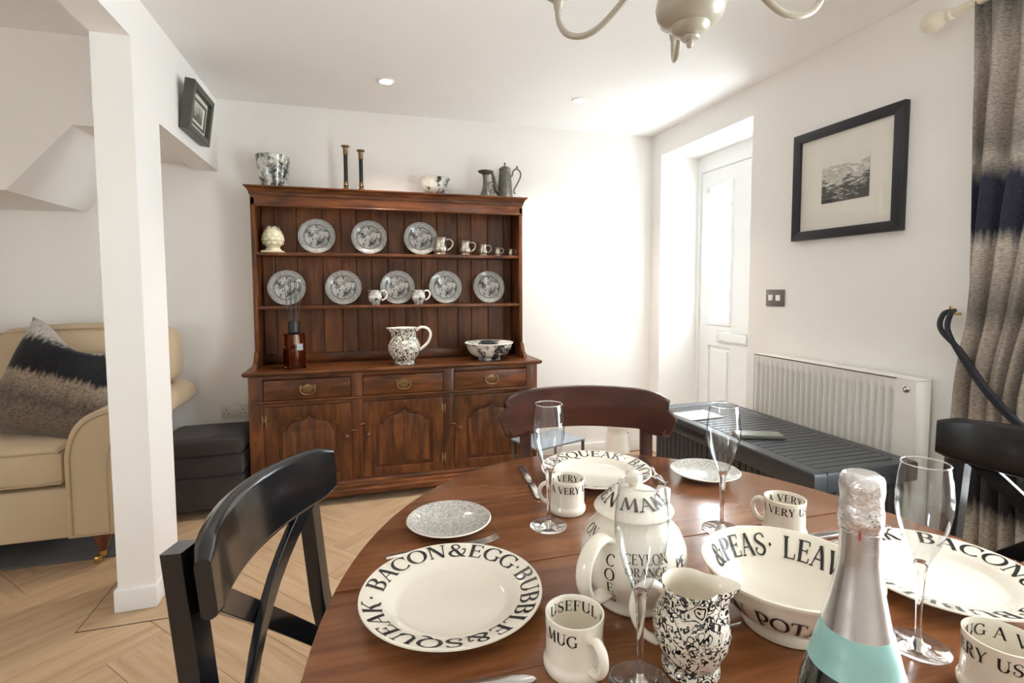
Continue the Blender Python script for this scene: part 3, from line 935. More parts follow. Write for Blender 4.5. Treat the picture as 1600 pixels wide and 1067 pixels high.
def sketch_mat(name, paper, ink, scale, stretch):
    m, nt, b = new_mat(name)
    v = coords(nt, stretch, (0.35, 0, 0))
    n = nd(nt, 'ShaderNodeTexNoise', Scale=scale, Detail=7.0, Roughness=0.72, Distortion=1.0)
    lk(nt, v, n.inputs['Vector'])
    n2 = nd(nt, 'ShaderNodeTexNoise', Scale=9.0, Detail=2.0)
    lk(nt, coords(nt), n2.inputs['Vector'])
    sep = nt.nodes.new('ShaderNodeSeparateXYZ')
    tc = nt.nodes.new('ShaderNodeTexCoord')
    lk(nt, tc.outputs['Generated'], sep.inputs[0])
    a = math_node(nt, 'MULTIPLY_ADD', n2.outputs['Fac'], 0.45, math_node(nt, 'MULTIPLY', n.outputs['Fac'], 0.75))
    a = math_node(nt, 'ADD', a, math_node(nt, 'MULTIPLY', math_node(nt, 'SUBTRACT', sep.outputs[2], 0.80), -0.35))
    a = math_node(nt, 'SUBTRACT', a, math_node(nt, 'MULTIPLY', math_node(nt, 'GREATER_THAN', sep.outputs[2], math_node(nt, 'MULTIPLY_ADD', n2.outputs['Fac'], 0.5, 0.58)), 0.25))
    lk(nt, ramp(nt, a, [(0.55, paper), (0.63, tuple(0.40 * c + 0.3 * k for c, k in zip(paper, ink))), (0.66, paper), (0.76, ink)]), b.inputs['Base Color'])
    b.inputs['Roughness'].default_value = 0.8
    return m
picture('framed_print', 'large square black framed hillside sketch with wide cream mount, right wall', 1.535, 2.072, 1.436, 1.938, XR, -1, 0.042, 0.028, 'black_frame', 0.0,
        (0.232, 0.195, -0.006, 0.255), sketch_mat('hill_sketch', (0.78, 0.75, 0.69), (0.05, 0.05, 0.05), 26, (1, 0.7, 2.2)))
picture('box_frame', 'small deep grey box frame with tiny grey print, hung high on the left wall', 2.712, 3.042, 1.945, 2.172, -0.772, 1, 0.030, 0.042, 'grey_frame', 0.022,
        (0.13, 0.085, 0.0, 0.12), sketch_mat('tiny_print', (0.55, 0.53, 0.48), (0.12, 0.12, 0.11), 40, (1, 1, 1.6)), math.radians(8.0))

t = thing('light_switch', 'dark metal two-gang light switch on the right wall by the door recess', 'light switch', (XR, 2.187, 1.115))
link_mesh('plate', Geo().box(-0.006, 0, -0.062, 0.062, 0, 0.086, 0.002), 'switch_plate', t, smooth=30)
for yy in (-0.024, 0.026):
    link_mesh('rocker', Geo().box(-0.012, -0.005, yy - 0.014, yy + 0.014, 0.028, 0.058, 0.002), 'white_gloss', t, smooth=30)
for yy in (-0.052, 0.052):
    link_mesh('screw', Geo().lathe([(0.0035, 0), (0.0035, 0.001), (0, 0.0018)], 12, Tr(-0.006, yy, 0.043) @ Ry(-PI / 2)), 'steel', t, smooth=40)

t = thing('power_socket', 'white double power socket low on the back wall between sofa and dresser', 'socket', (-0.732, YB, 0.443))
link_mesh('plate', Geo().box(-0.073, 0.073, -0.009, 0, 0, 0.086, 0.003), 'socket', t, smooth=30)
for xx in (-0.045, 0.045):
    for dx, dz, w_, h_ in ((0, 0.052, .004, .008), (-0.011, 0.030, .007, .004), (0.011, 0.030, .007, .004)):
        link_mesh('pin_slot', Geo().box(xx + dx - w_ / 2, xx + dx + w_ / 2, -0.0098, -0.008, dz - h_ / 2, dz + h_ / 2), 'black_plastic', t)
for xx in (-0.012, 0.012):
    link_mesh('rocker', Geo().box(xx - 0.008, xx + 0.008, -0.013, -0.008, 0.052, 0.074, 0.002), 'white_gloss', t, smooth=30)

# ================================================================ DRESSER
OD = (0.228, 3.20, 0.0)
dr = thing('welsh_dresser', 'tall dark oak dresser with plate rack, three drawers and three arched doors', 'dresser', OD)
def dp(name, geo, mat='dresser', smooth=30, parent=None):
    o = link_mesh(name, geo, mat, parent or dr, origin=OD, smooth=smooth)
    return o
BX0, BX1, YFR = -0.587, 1.044, 3.02          # base carcass
dp('carcass', Geo().box(BX0 + .004, BX1 - .004, 3.042, YB - .002, 0.05, 0.742), 'dresser_v')
stiles = [(BX0, -0.515), (-0.061, -0.001), (0.460, 0.522), (0.976, BX1)]
for a, b in stiles:
    dp('stile', Geo().box(a, b, YFR, 3.043, 0.12, 0.743, 0.002), 'dresser_v')
dp('top_rail', Geo().box(-0.515, 0.976, YFR + .001, 3.043, 0.722, 0.743, 0.001))
dp('middle_rail', Geo().box(-0.515, 0.976, YFR + .001, 3.043, 0.574, 0.598, 0.001))
dp('bottom_rail', Geo().box(-0.515, 0.976, YFR + .001, 3.043, 0.12, 0.137, 0.001))
dp('waist_moulding', Geo().tube([(-0.553, YFR - .004, 0.600), (1.012, YFR - .004, 0.600)], 0.0085, 10), smooth=60)
pl = [(0.0, 0.045), (0.016, 0.045), (0.020, 0.058), (0.020, 0.072), (0.013, 0.080), (0.013, 0.098), (0.008, 0.104), (0.008, 0.118), (0.002, 0.128), (0.0, 0.128)]
dp('plinth', Geo().sweep_profile(pl, [(BX0, YB - .01), (BX0, YFR), (BX1, YFR), (BX1, YB - .01)][::1]), smooth=25)
for xx, yy in ((-0.55, 3.06), (1.005, 3.06), (-0.55, 3.33), (1.005, 3.33)):
    dp('foot', Geo().box(xx - .03, xx + .03, yy - .03, yy + .03, 0, 0.06, 0.006))
ct = [(-0.004, 0.742), (0.012, 0.742), (0.020, 0.747), (0.026, 0.757), (0.022, 0.766), (-0.004, 0.767)]
g = Geo().box(BX0 - .006, BX1 + .006, YFR - .006, YB - .002, 0.743, 0.767)
g.sweep_profile(ct, [(BX0, YB - .003), (BX0, YFR), (BX1, YFR), (BX1, YB - .003)])
dp('worktop', g, smooth=30)

def bail_handle(parent, x, z, y):
    h = dp('handle', Geo().plate2d([[(x + u, z + v) for u, v in ((-.046, .012), (-.036, .020), (-.026, .010), (-.014, .018), (0, .026), (.014, .018), (.026, .010), (.036, .020), (.046, .012), (.038, 0), (.030, -.004), (.018, -.020), (0, -.028), (-.018, -.020), (-.030, -.004), (-.038, 0))]], 0.003, 0.0008, Tr(0, y - .0015, 0) @ XZ), 'brass', parent=parent)
    pts = smooth_path([(x - .036, y - .010, z + .008), (x - .038, y - .016, z - .006), (x - .028, y - .019, z - .024), (x - .010, y - .020, z - .030), (x + .010, y - .020, z - .030), (x + .028, y - .019, z - .024), (x + .038, y - .016, z - .006), (x + .036, y - .010, z + .008)], 4)
    dp('bail', Geo().tube(pts, 0.0034, 8), 'brass', 80, h)
    for sx in (-.036, .036):
        dp('post', Geo().tube([(x + sx, y, z + .008), (x + sx, y - .009, z + .008), (x + sx, y - .014, z + .008)], [.004, .004, .0065], 10), 'brass', 60, h)

for a, b in ((-0.512, -0.064), (0.002, 0.457), (0.525, 0.973)):
    dw = dp('drawer', Geo().box(a, b, YFR - .006, YFR + .018, 0.6095, 0.7185, 0.004, 3))
    bail_handle(dw, (a + b) / 2, 0.668, YFR - .006)

def arch_loop(x0, x1, z0, z1, inset=0.0):
    """flat bottom, square shoulders, then an ogee rising to a point"""
    x0, x1, z0, z1 = x0 + inset, x1 - inset, z0 + inset, z1 - inset
    m, hw = (x0 + x1) / 2, (x1 - x0) / 2
    sh = z1 - 0.088
    pts = [(x0, z0), (x1, z0), (x1, sh)]
    right = [(hw - .004, sh + .004), (hw - .026, sh + .008)]
    right += [(hw - .026 - (1 - math.cos(t * PI / 2)) * 0.052, sh + .008 + math.sin(t * PI / 2) * 0.046) for t in (0.2, .4, .6, .8, 1.0)]
    xr = right[-1][0]
    right += [(xr * (1 - s), sh + .054 + 0.004 * s + 0.030 * s ** 3.2) for s in (0.2, .4, .6, .75, .88, .96)]
    pts += [(m + u, z) for u, z in right]
    pts += [(m, z1)]
    pts += [(m - u, z) for u, z in right[::-1]]
    pts += [(x0, sh)]
    return pts

def hinge(parent, x, z):
    h = dp('hinge', Geo().box(x - .013, x - .004, YFR - .012, YFR - .005, z - .028, z + .028, 0.001), 'brass', parent=parent)
    dp('hinge_leaf', Geo().box(x + .004, x + .013, YFR - .012, YFR - .005, z - .028, z + .028, 0.001), 'brass', parent=h)
    dp('hinge_pin', Geo().box(x - .004, x + .004, YFR - .011, YFR - .005, z - .009, z + .009, 0.001), 'brass', parent=h)

doors = [(-0.513, -0.063, 0), (0.001, 0.458, 1), (0.524, 0.974, 1)]
for i, (a, b, right_hung) in enumerate(doors):
    z0, z1 = 0.139, 0.572
    lp = arch_loop(a + .066, b - .066, 0.185, 0.538)
    d_ = dp('cupboard_door', Geo().plate2d([[(a, z0), (b, z0), (b, z1), (a, z1)], lp], 0.022, 0.0025, Tr(0, YFR + .006, 0) @ XZ), 'dresser_v')
    pn = dp('door_panel', Geo().plate2d([arch_loop(a + .060, b - .060, 0.179, 0.544)], 0.008, 0.0, Tr(0, YFR + .016, 0) @ XZ), 'dresser_v', parent=d_)
    dp('raised_field', Geo().plate2d([arch_loop(a + .066, b - .066, 0.185, 0.538, 0.018)], 0.018, 0.008, Tr(0, YFR + .011, 0) @ XZ), 'dresser_v', 40, pn)
    kx = (b - .026) if not right_hung else (a + .027)
    dp('knob', Geo().lathe([(.004, 0), (.004, .006), (.011, .010), (.013, .016), (.009, .021), (0, .023)], 16, Tr(kx, YFR - .004, 0.384) @ Rx(PI / 2)), 'sofa_leg', 60, d_)
    hx = a + .002 if not right_hung else b - .002
    hinge(d_, hx, 0.504)
    hinge(d_, hx, 0.212)
for kx, kz, an in ((-0.050, 0.414, 0.05), (-0.008, 0.446, -0.3), (0.513, 0.407, 0.1)):
    g = Geo().lathe([(0, -.006), (.005, -.0055), (.0085, -.002), (.0085, .002), (.005, .0055), (0, .006)], 16, Tr(kx, YFR - .009, kz) @ Ry(an) @ Matrix.Diagonal((2.0, 1, 1, 1)) @ Rx(PI / 2))
    dp('turn_catch', g, 'sofa_leg', 60)

# plate rack
RX0, RX1, RYF = -0.576, 1.000, 3.18
for a, b in ((RX0, RX0 + .022), (RX1 - .022, RX1)):
    dp('rack_side', Geo().box(a, b, RYF, YB - .004, 0.767, 1.72, 0.002), 'dresser_v')
    # scrolled foot bracket running forward on the worktop
    prof = [(RYF + .01, 0.767), (RYF + .01, 0.865), (RYF - .012, 0.862), (RYF - .030, 0.852), (RYF - .040, 0.832), (RYF - .052, 0.812), (RYF - .075, 0.800), (RYF - .092, 0.786), (RYF - .096, 0.767)]
    dp('scroll_bracket', Geo().plate2d([prof], 0.022, 0.003, Tr((a + b) / 2, 0, 0) @ YZ), 'dresser_v')
for zz in (1.400, 1.095):
    dp('shelf', Geo().box(RX0 + .021, RX1 - .021, RYF + .004, YB - .02, zz, zz + .018, 0.003), 'dresser')
dp('skirt_board', Geo().box(RX0 + .022, RX1 - .022, 3.352, 3.372, 0.767, 0.822, 0.003))
gx = [RX0 + .022, -0.484, -0.361, -0.217, -0.108, -0.019, 0.070, 0.172, 0.276, 0.378, 0.480, 0.613, 0.704, 0.817, 0.929, RX1 - .022]
for a, b in zip(gx, gx[1:]):
    dp('backboard', Geo().box(a + .0016, b - .0016, 3.366, 3.378, 0.767, 1.70, 0.0025, 1), 'dresser_board')
dp('back_panel', Geo().box(RX0 + .01, RX1 - .01, 3.378, YB - .003, 0.767, 1.71), 'dresser_board')
dp('frieze', Geo().box(RX0, RX1, RYF, RYF + .022, 1.672, 1.742, 0.001))
dp('frieze_bead', Geo().tube([(RX0, RYF - .001, 1.678), (RX1, RYF - .001, 1.678)], 0.005, 8), smooth=60)
cp = [(-0.01, 1.735), (0.004, 1.735), (0.006, 1.742), (0.006, 1.750), (0.010, 1.753), (0.012, 1.760), (0.017, 1.768), (0.026, 1.775), (0.028, 1.776), (0.028, 1.783), (-0.01, 1.783)]
dp('cornice', Geo().sweep_profile(cp, [(RX0, YB - .006), (RX0, RYF), (RX1, RYF), (RX1, YB - .006)]), smooth=25)
dp('rack_top', Geo().box(RX0 + .005, RX1 - .005, RYF + .005, YB - .005, 1.720, 1.782))

# ================================================================ DINING TABLE (oval top of boards on a pedestal)
ZT = 0.755
TC, TA, TB = (0.488, 0.558), 0.567, 0.766
tb = thing('dining_table', 'oval polished mahogany dining table laid with plates, mugs and glasses', 'table', (TC[0], TC[1], 0))
seams = [-0.766, -0.453, -0.218, 0.017, 0.250, 0.766]
for k, (a, b) in enumerate(zip(seams, seams[1:])):
    ga = 0.0016 if abs(a - .25) < 1e-6 else 0.00025
    gb = 0.0016 if abs(b - .25) < 1e-6 else 0.00025
    a2, b2 = a + (ga if k else 0), b - (gb if k < 4 else 0)
    n = 28
    pts = []
    for i in range(n + 1):
        v = a2 + (b2 - a2) * (0.5 - 0.5 * math.cos(PI * i / n) if k in (0, 4) else i / n)
        pts.append((TA * math.sqrt(max(0, 1 - (v / TB) ** 2)), v))
    loop = pts + [(-x, v) for x, v in pts[::-1]]
    out = []
    for p in loop:
        if not out or math.hypot(p[0] - out[-1][0], p[1] - out[-1][1]) > 1e-5:
            out.append(p)
    link_mesh('top_board', Geo().plate2d([out], 0.024, 0.0004, Tr(0, 0, ZT - .012), 1), 'table', tb, smooth=30)
link_mesh('under_frame', Geo().plate2d([[(0.42 * math.cos(2 * PI * i / 48), 0.60 * math.sin(2 * PI * i / 48)) for i in range(48)]], 0.05, 0.004, Tr(0, 0, ZT - .0495)), 'mahogany', tb, smooth=30)
link_mesh('pedestal', Geo().lathe([(0, .16), (.09, .16), (.10, .20), (.07, .25), (.055, .30), (.075, .40), (.085, .46), (.06, .55), (.05, .60), (.08, .66), (.09, .683), (0, .683)], 32), 'mahogany', tb, smooth=60)
for i in range(4):
    an = PI / 4 + i * PI / 2
    ca_, sa_ = math.cos(an), math.sin(an)
    P = [(ca_ * r, sa_ * r, z) for r, z in ((.06, .24), (.14, .25), (.24, .19), (.33, .09), (.41, .030), (.44, .030))]
    link_mesh('foot', Geo().tube(smooth_path(P, 5), [.032] * 26, 10, 0.8), 'mahogany', tb, smooth=60)

# ================================================================ CHAIRS
def cross_chair(label, loc, rotz):
    t = thing('cross_back_chair', label, 'chair', loc, rotz, 'black cross-back chairs')
    mk = lambda n, g_, s=60: link_mesh(n, g_, 'black_paint', t, smooth=s, weighted=True)
    def backy(x, z):                       # y of the curved, raked back
        return -0.195 - (z - 0.46) * 0.10 - 0.055 * (1 - (x / 0.225) ** 2)
    n = 24
    xs = [-0.228 + 0.456 * i / n for i in range(n + 1)]
    hh = [0.106 + 0.018 * (1 - (2 * i / n - 1) ** 2) for i in range(n + 1)]
    hh[0] = hh[-1] = 0.084
    hh[1] = hh[-2] = 0.100
    zc = 0.826
    mk('top_rail', Geo().bar([(x, backy(x, zc) + 0.030, zc) for x in xs], [0.020, 0.026] + [0.029] * (n - 3) + [0.026, 0.020], hh, (0, -0.10, 1), None, 0.85), 60)
    for sx in (-1, 1):
        P = [(sx * .198, backy(.205, z) - (0.008 if z > .46 else 0.0), z) for z in (0.46, 0.56, 0.66, 0.76, 0.868)]
        mk('back_post', Geo().bar(P, 0.040, 0.030, (0, 1, 0), None, 0.15))
        mk('leg', Geo().bar([(sx * .198, -.235, 0.0), (sx * .198, -.205, .25), (sx * .198, -.197, 0.47)], 0.036, 0.032, (0, 1, 0), None, 0.2))
        mk('leg', Geo().bar([(sx * .185, .185, 0.0), (sx * .185, .185, .435)], [.028, .036], [.028, .036], (0, 1, 0), None, 0.2))
        mk('stretcher', Geo().bar([(sx * .19, -.205, .20), (sx * .186, .18, .20)], 0.018, 0.026))
    for sx in (-1, 1):                     # the crossed slats, bowed
        P = []
        for i in range(13):
            u = i / 12
            x = sx * (-.178 + .356 * u)
            z = 0.792 - 0.325 * u
            x += sx * 0.018 * math.sin(PI * u)
            P.append((x, backy(x, z) + 0.020 + (0.006 if sx > 0 else -.006), z))
        mk('cross_slat', Geo().bar(P, 0.014, 0.036, (0, 0, 1), None, 0.25))
    mk('seat', Geo().plate2d([[(-.205, -.20), (-.13, -.215), (.13, -.215), (.205, -.20), (.225, .17), (.20, .205), (.10, .215), (-.10, .215), (-.20, .205), (-.225, .17)]], 0.030, 0.010, Tr(0, 0, .452)), 60)
    mk('seat_rail', Geo().box(-.185, .185, -.19, .19, .385, .437, 0.004))
    mk('stretcher', Geo().bar([(-.188, -.01, .20), (.188, -.01, .20)], 0.018, 0.026))
    return t
cross_chair('glossy black cross-back chair pushed in at the left of the table', (0.057, 0.898, 0), math.radians(-107.2))
cross_chair('black cross-back chair at the far right in front of the curtain', (1.242, 0.742, 0), math.radians(90))

t = thing('bar_back_chair', 'antique mahogany chair with wide curved back rail at the far side of the table', 'chair', (0.61, 1.27, 0), math.radians(163.2))
n = 44
P, hs = [], []
for i in range(n + 1):
    x = 0.272 * math.sin((i / n - 0.5) * PI)
    u = abs(x) / 0.272
    q = max(0, min(1, (u - .62) / .25))
    top = 0.906 - 0.016 * u ** 2 - 0.072 * max(0, (u - .60) / .40) ** 2.6
    bot = 0.776 - 0.004 * u - 0.020 * (3 * q * q - 2 * q ** 3) + 0.056 * max(0, (u - .885) / .115) ** 1.3
    P.append((x, -0.245 + 0.070 * u ** 2, (top + bot) / 2))
    hs.append(max(top - bot, 0.012))
link_mesh('back_rail', Geo().bar(P, 0.026, hs, (0, 0, 1), None, 0.5), 'mahogany', t, smooth=60, weighted=True)
for sx in (-1, 1):
    link_mesh('scroll', Geo().tube([(sx * .243, -.204, .768), (sx * .243, -.176, .768)], 0.013, 16), 'mahogany', t, smooth=40)
    link_mesh('back_post', Geo().bar(smooth_path([(sx * .188, -.200, .44), (sx * .188, -.203, .60), (sx * .190, -.218, .74), (sx * .190, -.222, .85)], 4), 0.036, 0.028, (0, 1, 0)), 'mahogany', t, smooth=35)
    link_mesh('leg', Geo().bar(smooth_path([(sx * .188, -.26, 0), (sx * .188, -.215, .25), (sx * .188, -.200, .45)], 4), 0.034, 0.032, (0, 1, 0)), 'mahogany', t, smooth=35)
    link_mesh('leg', Geo().lathe([(0, 0), (.013, 0), (.016, .06), (.022, .25), (.026, .36), (.020, .375), (.024, .385), (.024, .42), (0, .42)], 16, Tr(sx * .19, .19, 0)), 'mahogany', t, smooth=40)
link_mesh('cross_rail', Geo().bar([(-.19, -.203, .60), (.19, -.203, .60)], 0.018, 0.05), 'mahogany', t, smooth=35)
link_mesh('seat_frame', Geo().box(-.21, .21, -.21, .215, .395, .44, 0.006), 'mahogany', t, smooth=35)
link_mesh('seat', Geo().box(-.205, .205, -.19, .21, .43, .475, 0.018, 4), 'charcoal', t, smooth=60)

# ================================================================ STORAGE BOX, RADIATOR
BXF, BXB, BY0, BY1, BZ = 1.455, 1.925, 1.352, 2.405, 0.585
t = thing('storage_box', 'long graphite plastic storage box with slatted lid in front of the radiator', 'storage box', ((BXF + BXB) / 2, (BY0 + BY1) / 2, 0))
og = ((BXF + BXB) / 2, (BY0 + BY1) / 2, 0)
bxp = lambda nme, g_, s=30, par=None: link_mesh(nme, g_, 'resin', par or t, origin=og, smooth=s)
bxp('body', Geo().box(BXF + .035, BXB - .02, BY0 + .03, BY1 - .03, 0.0, 0.51, 0.006))
npan = 28
py = (BY1 - BY0 - .08) / npan
for i in range(npan):
    y0 = BY0 + .04 + i * py
    bxp('slat', Geo().box(BXF + .024, BXF + .038, y0 + .003, y0 + py - .003, 0.03, 0.505, 0.003, 1))
nend = 11
px_ = (BXB - BXF - .08) / nend
for i in range(nend):
    x0 = BXF + .04 + i * px_
    bxp('slat', Geo().box(x0 + .003, x0 + px_ - .003, BY0 + .020, BY0 + .034, 0.03, 0.505, 0.003, 1))
lid = bxp('lid', Geo().plate2d([[(BXF, BY0), (BXB, BY0), (BXB, BY1), (BXF, BY1)], [(BXF + .055, BY0 + .05), (BXB - .05, BY0 + .05), (BXB - .05, BY1 - .05), (BXF + .055, BY1 - .05)]], 0.075, 0.010, Tr(0, 0, BZ - .0375)))
bxp('lid_tray', Geo().box(BXF + .04, BXB - .04, BY0 + .04, BY1 - .04, BZ - .03, BZ - .007), 30, lid)
nl = 27
pl_ = (BY1 - BY0 - .104) / nl
for i in range(nl):
    y0 = BY0 + .052 + i * pl_
    bxp('lid_slat', Geo().box(BXF + .056, BXB - .051, y0 + .002, y0 + pl_ - .002, BZ - .012, BZ - .002, 0.002, 1), 30, lid)
link_mesh('hand_slot', Geo().box(BXF - .002, BXF + .01, 1.93, 2.16, BZ - .052, BZ - .025, 0.003), 'black_plastic', lid, origin=og)
link_mesh('corner_joint', Geo().box(BXF + .0535, BXF + .0565, BY0 - .0005, BY0 + .05, BZ - .07, BZ + .0006), 'black_plastic', lid, origin=og)

tag(link_mesh('paper_sheet', Geo().plate2d([[(-.10, -.075), (.10, -.075), (.10, .075), (-.10, .075)]], 0.0015, 0, Tr(1.585, 2.16, BZ + .001) @ Rz(.05)), 'paper'), 'white sheet of paper lying on the far end of the storage box', 'paper')
ph = thing('tablet_case', 'slim grey case lying across the middle of the storage box lid', 'tablet', (1.60, 1.775, BZ - .001), math.radians(-22))
link_mesh('case', Geo().box(-.095, .095, -.04, .04, 0, 0.012, 0.004), plain('grey_case', (0.12, 0.12, 0.10), 0.4), ph, smooth=30)
link_mesh('cover', Geo().box(-.092, .092, -.037, .037, 0.012, 0.015, 0.001), plain('grey_cover', (0.22, 0.23, 0.19), 0.35), ph, smooth=30)

RY0, RY1, RZ0, RZ1, RXF = 1.395, 2.215, 0.255, 0.868, 1.962
og = (2.0, (RY0 + RY1) / 2, RZ0)
t = thing('radiator', 'white ribbed panel radiator on the right wall behind the storage box', 'radiator', og)
g = Geo()
nf, sub = 23, 6
flat = 0.012
rows = [(RZ0, 0), (RZ0 + .035, 0), (RZ0 + .055, 1), (RZ1 - .060, 1), (RZ1 - .040, 0), (RZ1, 0)]
cols = []
fw = (RY1 - RY0 - 2 * flat - .075) / nf
cols.append((RY1, 0)); 
for i in range(nf):
    for k, dpt in ((0.0, 0), (.30, 0), (.46, 1), (.84, 1), (1.0, 0)):
        cols.append((RY1 - flat - (i + k) * fw, dpt))
cols.append((RY0 + .075, 0))
vs = [(RXF + 0.011 * dz * dc, y, z) for z, dz in rows for y, dc in cols]
nc = len(cols)
fs = [(r * nc + c, r * nc + c + 1, (r + 1) * nc + c + 1, (r + 1) * nc + c) for r in range(len(rows) - 1) for c in range(nc - 1)]
g.add(vs, fs)
link_mesh('front_panel', g, 'radiator', t, origin=og, smooth=50)
link_mesh('rear_panel', Geo().box(1.99, 2.035, RY0 + .01, RY1 - .005, RZ0, RZ1 - .008, 0.003), 'radiator', t, origin=og, smooth=30)
link_mesh('top_grille', Geo().box(RXF, 2.038, RY0, RY1, RZ1 - .006, RZ1 + .004, 0.002), 'radiator', t, origin=og, smooth=30)
link_mesh('end_cover', Geo().box(RXF - .001, 2.038, RY0, RY0 + .078, RZ0, RZ1 + .002, 0.004), 'radiator', t, origin=og, smooth=30)
link_mesh('side_cover', Geo().box(RXF, 2.038, RY1 - .003, RY1 + .002, RZ0, RZ1, 0.001), 'radiator', t, origin=og, smooth=30)
pg = link_mesh('air_valve', Geo().lathe([(.013, 0), (.013, .006), (.009, .008), (.009, .004), (0, .004)], 20, Tr(RXF - .001, RY0 + .035, RZ1 - .035) @ Ry(-PI / 2)), 'steel', t, origin=og, smooth=40)
link_mesh('valve_key', Geo().lathe([(.005, .003), (.005, .009), (0, .009)], 12, Tr(RXF - .001, RY0 + .035, RZ1 - .035) @ Ry(-PI / 2)), 'white_gloss', pg, origin=og, smooth=40)
link_mesh('bracket', Geo().box(2.03, XR - .001, RY0 + .15, RY0 + .19, RZ0 + .1, RZ1 - .08), 'radiator', t, origin=og)
link_mesh('bracket', Geo().box(2.03, XR - .001, RY1 - .19, RY1 - .15, RZ0 + .1, RZ1 - .08), 'radiator', t, origin=og)
link_mesh('pipe', Geo().tube([(1.99, RY1 - .02, 0.0), (1.99, RY1 - .02, RZ0 + .02)], 0.008, 10), 'white_gloss', t, origin=og, smooth=60)

# ================================================================ SOFA, CUSHION, FOOTSTOOL, SHADE SHEET
def pillow_geo(w, h, d, nx=14, ny=14, puff=0.55, corner=0.06, mtx=None, wob=0.0, dent=0.0):
    """stuffed cushion: w x h outline in XY, thickness d"""
    g = Geo()
    for side in (1, -1):
        vs, fs = [], []
        for j in range(ny + 1):
            for i in range(nx + 1):
                u, v = 2 * i / nx - 1, 2 * j / ny - 1
                e = max(0.0, (1 - u ** 4)) ** puff * max(0.0, (1 - v ** 4)) ** puff
                x = u * w / 2 * (1 - corner * (1 - abs(v)) * 0.0 - corner * (abs(u) ** 3) * (1 - v * v))
                y = v * h / 2 * (1 - corner * (abs(v) ** 3) * (1 - u * u))
                z = side * d / 2 * e
                if v > 0:
                    y -= dent * h * v ** 2 * max(0.0, 1 - (u / 0.85) ** 2) ** 2
                if wob:
                    z += wob * mnoise.noise(Vector((u * 1.6 + 3, v * 1.6, side * 2.0))) * e
                vs.append((x, y, z))
        for j in range(ny):
            for i in range(nx):
                a = j * (nx + 1) + i
                q = (a, a + 1, a + nx + 2, a + nx + 1)
                fs.append(q if side > 0 else q[::-1])
        g.add(vs, fs, mtx)
    return g

def block_cushion(x0, x1, y0, y1, z0, z1, r=0.03, crown=0.03, n=10):
    """upholstered block with softened edges and a crowned top and front"""
    bm = bmesh.new()
    bmesh.ops.create_cube(bm, size=1.0)
    bmesh.ops.subdivide_edges(bm, edges=list(bm.edges), cuts=n, use_grid_fill=True)
    hx, hy, hz = (x1 - x0) / 2, (y1 - y0) / 2, (z1 - z0) / 2
    for v in bm.verts:
        p = Vector((v.co.x * 2 * hx, v.co.y * 2 * hy, v.co.z * 2 * hz))
        q = Vector((max(-hx + r, min(hx - r, p.x)), max(-hy + r, min(hy - r, p.y)), max(-hz + r, min(hz - r, p.z))))
        d = p - q
        if d.length > 1e-9:
            p = q + d.normalized() * r
        u, w, k = p.x / hx, p.y / hy, p.z / hz
        p.z += crown * (1 - u * u) * (1 - w * w) * (1 if k > 0 else 0.3) * k
        p.y += crown * 0.6 * (1 - u * u) * (1 - k * k) * w
        p.x += crown * 0.4 * (1 - w * w) * (1 - k * k) * u
        v.co = p + Vector(((x0 + x1) / 2, (y0 + y1) / 2, (z0 + z1) / 2))
    return Geo().add_bm(bm)

SO = (-1.75, 3.0, 0)
so = thing('sofa', 'beige linen roll-arm sofa behind the white column', 'sofa', SO)
sp_ = lambda nme, g_, mat='linen', s=60, par=None: link_mesh(nme, g_, mat, par or so, origin=SO, smooth=s)
sp_('base', Geo().box(-2.75, -1.215, 2.615, 3.34, 0.145, 0.365, 0.012, 3))
armp = [(-1.225, .145), (-1.05, .145), (-1.048, .44), (-1.035, .53), (-0.99, .565), (-0.94, .588), (-0.915, .615), (-0.925, .665), (-0.965, .695), (-1.03, .708), (-1.10, .695), (-1.165, .655), (-1.205, .59), (-1.225, .50)]
A2 = [p[:2] for p in smooth_path([(x, z, 0) for x, z in armp[2:]], 3)]
arm = sp_('arm', Geo().plate2d([armp[:2] + A2], 3.34 - 2.60, 0.012, Tr(0, 2.97, 0) @ XZ, 3))
inner = [(-1.205, .16), (-1.070, .16), (-1.068, .45), (-1.052, .54), (-1.005, .578), (-0.958, .600), (-0.938, .62), (-0.947, .655), (-0.978, .677), (-1.03, .686), (-1.09, .675), (-1.148, .64), (-1.185, .58), (-1.203, .50)]
I2 = smooth_path([(x, 2.5985, z) for x, z in inner[2:]], 3)
sp_('arm_piping', Geo().tube([(x, 2.5985, z) for x, z in inner[:2]] + I2 + [(-1.205, 2.5985, .16)], 0.004, 6), 'piping', 80, arm)
arm2 = sp_('arm', Geo().plate2d([[(-3.97 - x, z) for x, z in (armp[:2] + A2)][::-1]], 3.34 - 2.60, 0.012, Tr(0, 2.97, 0) @ XZ, 3))
sp_('back', block_cushion(-2.75, -1.10, 3.20, 3.36, 0.30, 0.90, 0.05, 0.01))
for x0, x1 in ((-1.985, -1.228), (-2.742, -1.992)):
    c = sp_('seat_cushion', block_cushion(x0, x1, 2.605, 3.16, 0.372, 0.545, 0.035, 0.02))
    for zz in (0.392, 0.528):
        pp = [(x0 + .01, 3.0, zz), (x0 + .012, 2.63, zz), (x0 + .04, 2.607, zz), ((x0 + x1) / 2, 2.597, zz), (x1 - .04, 2.607, zz), (x1 - .012, 2.63, zz), (x1 - .01, 3.0, zz)]
        sp_('seat_piping', Geo().tube(smooth_path(pp, 5), 0.0045, 6), 'piping', 80, c)
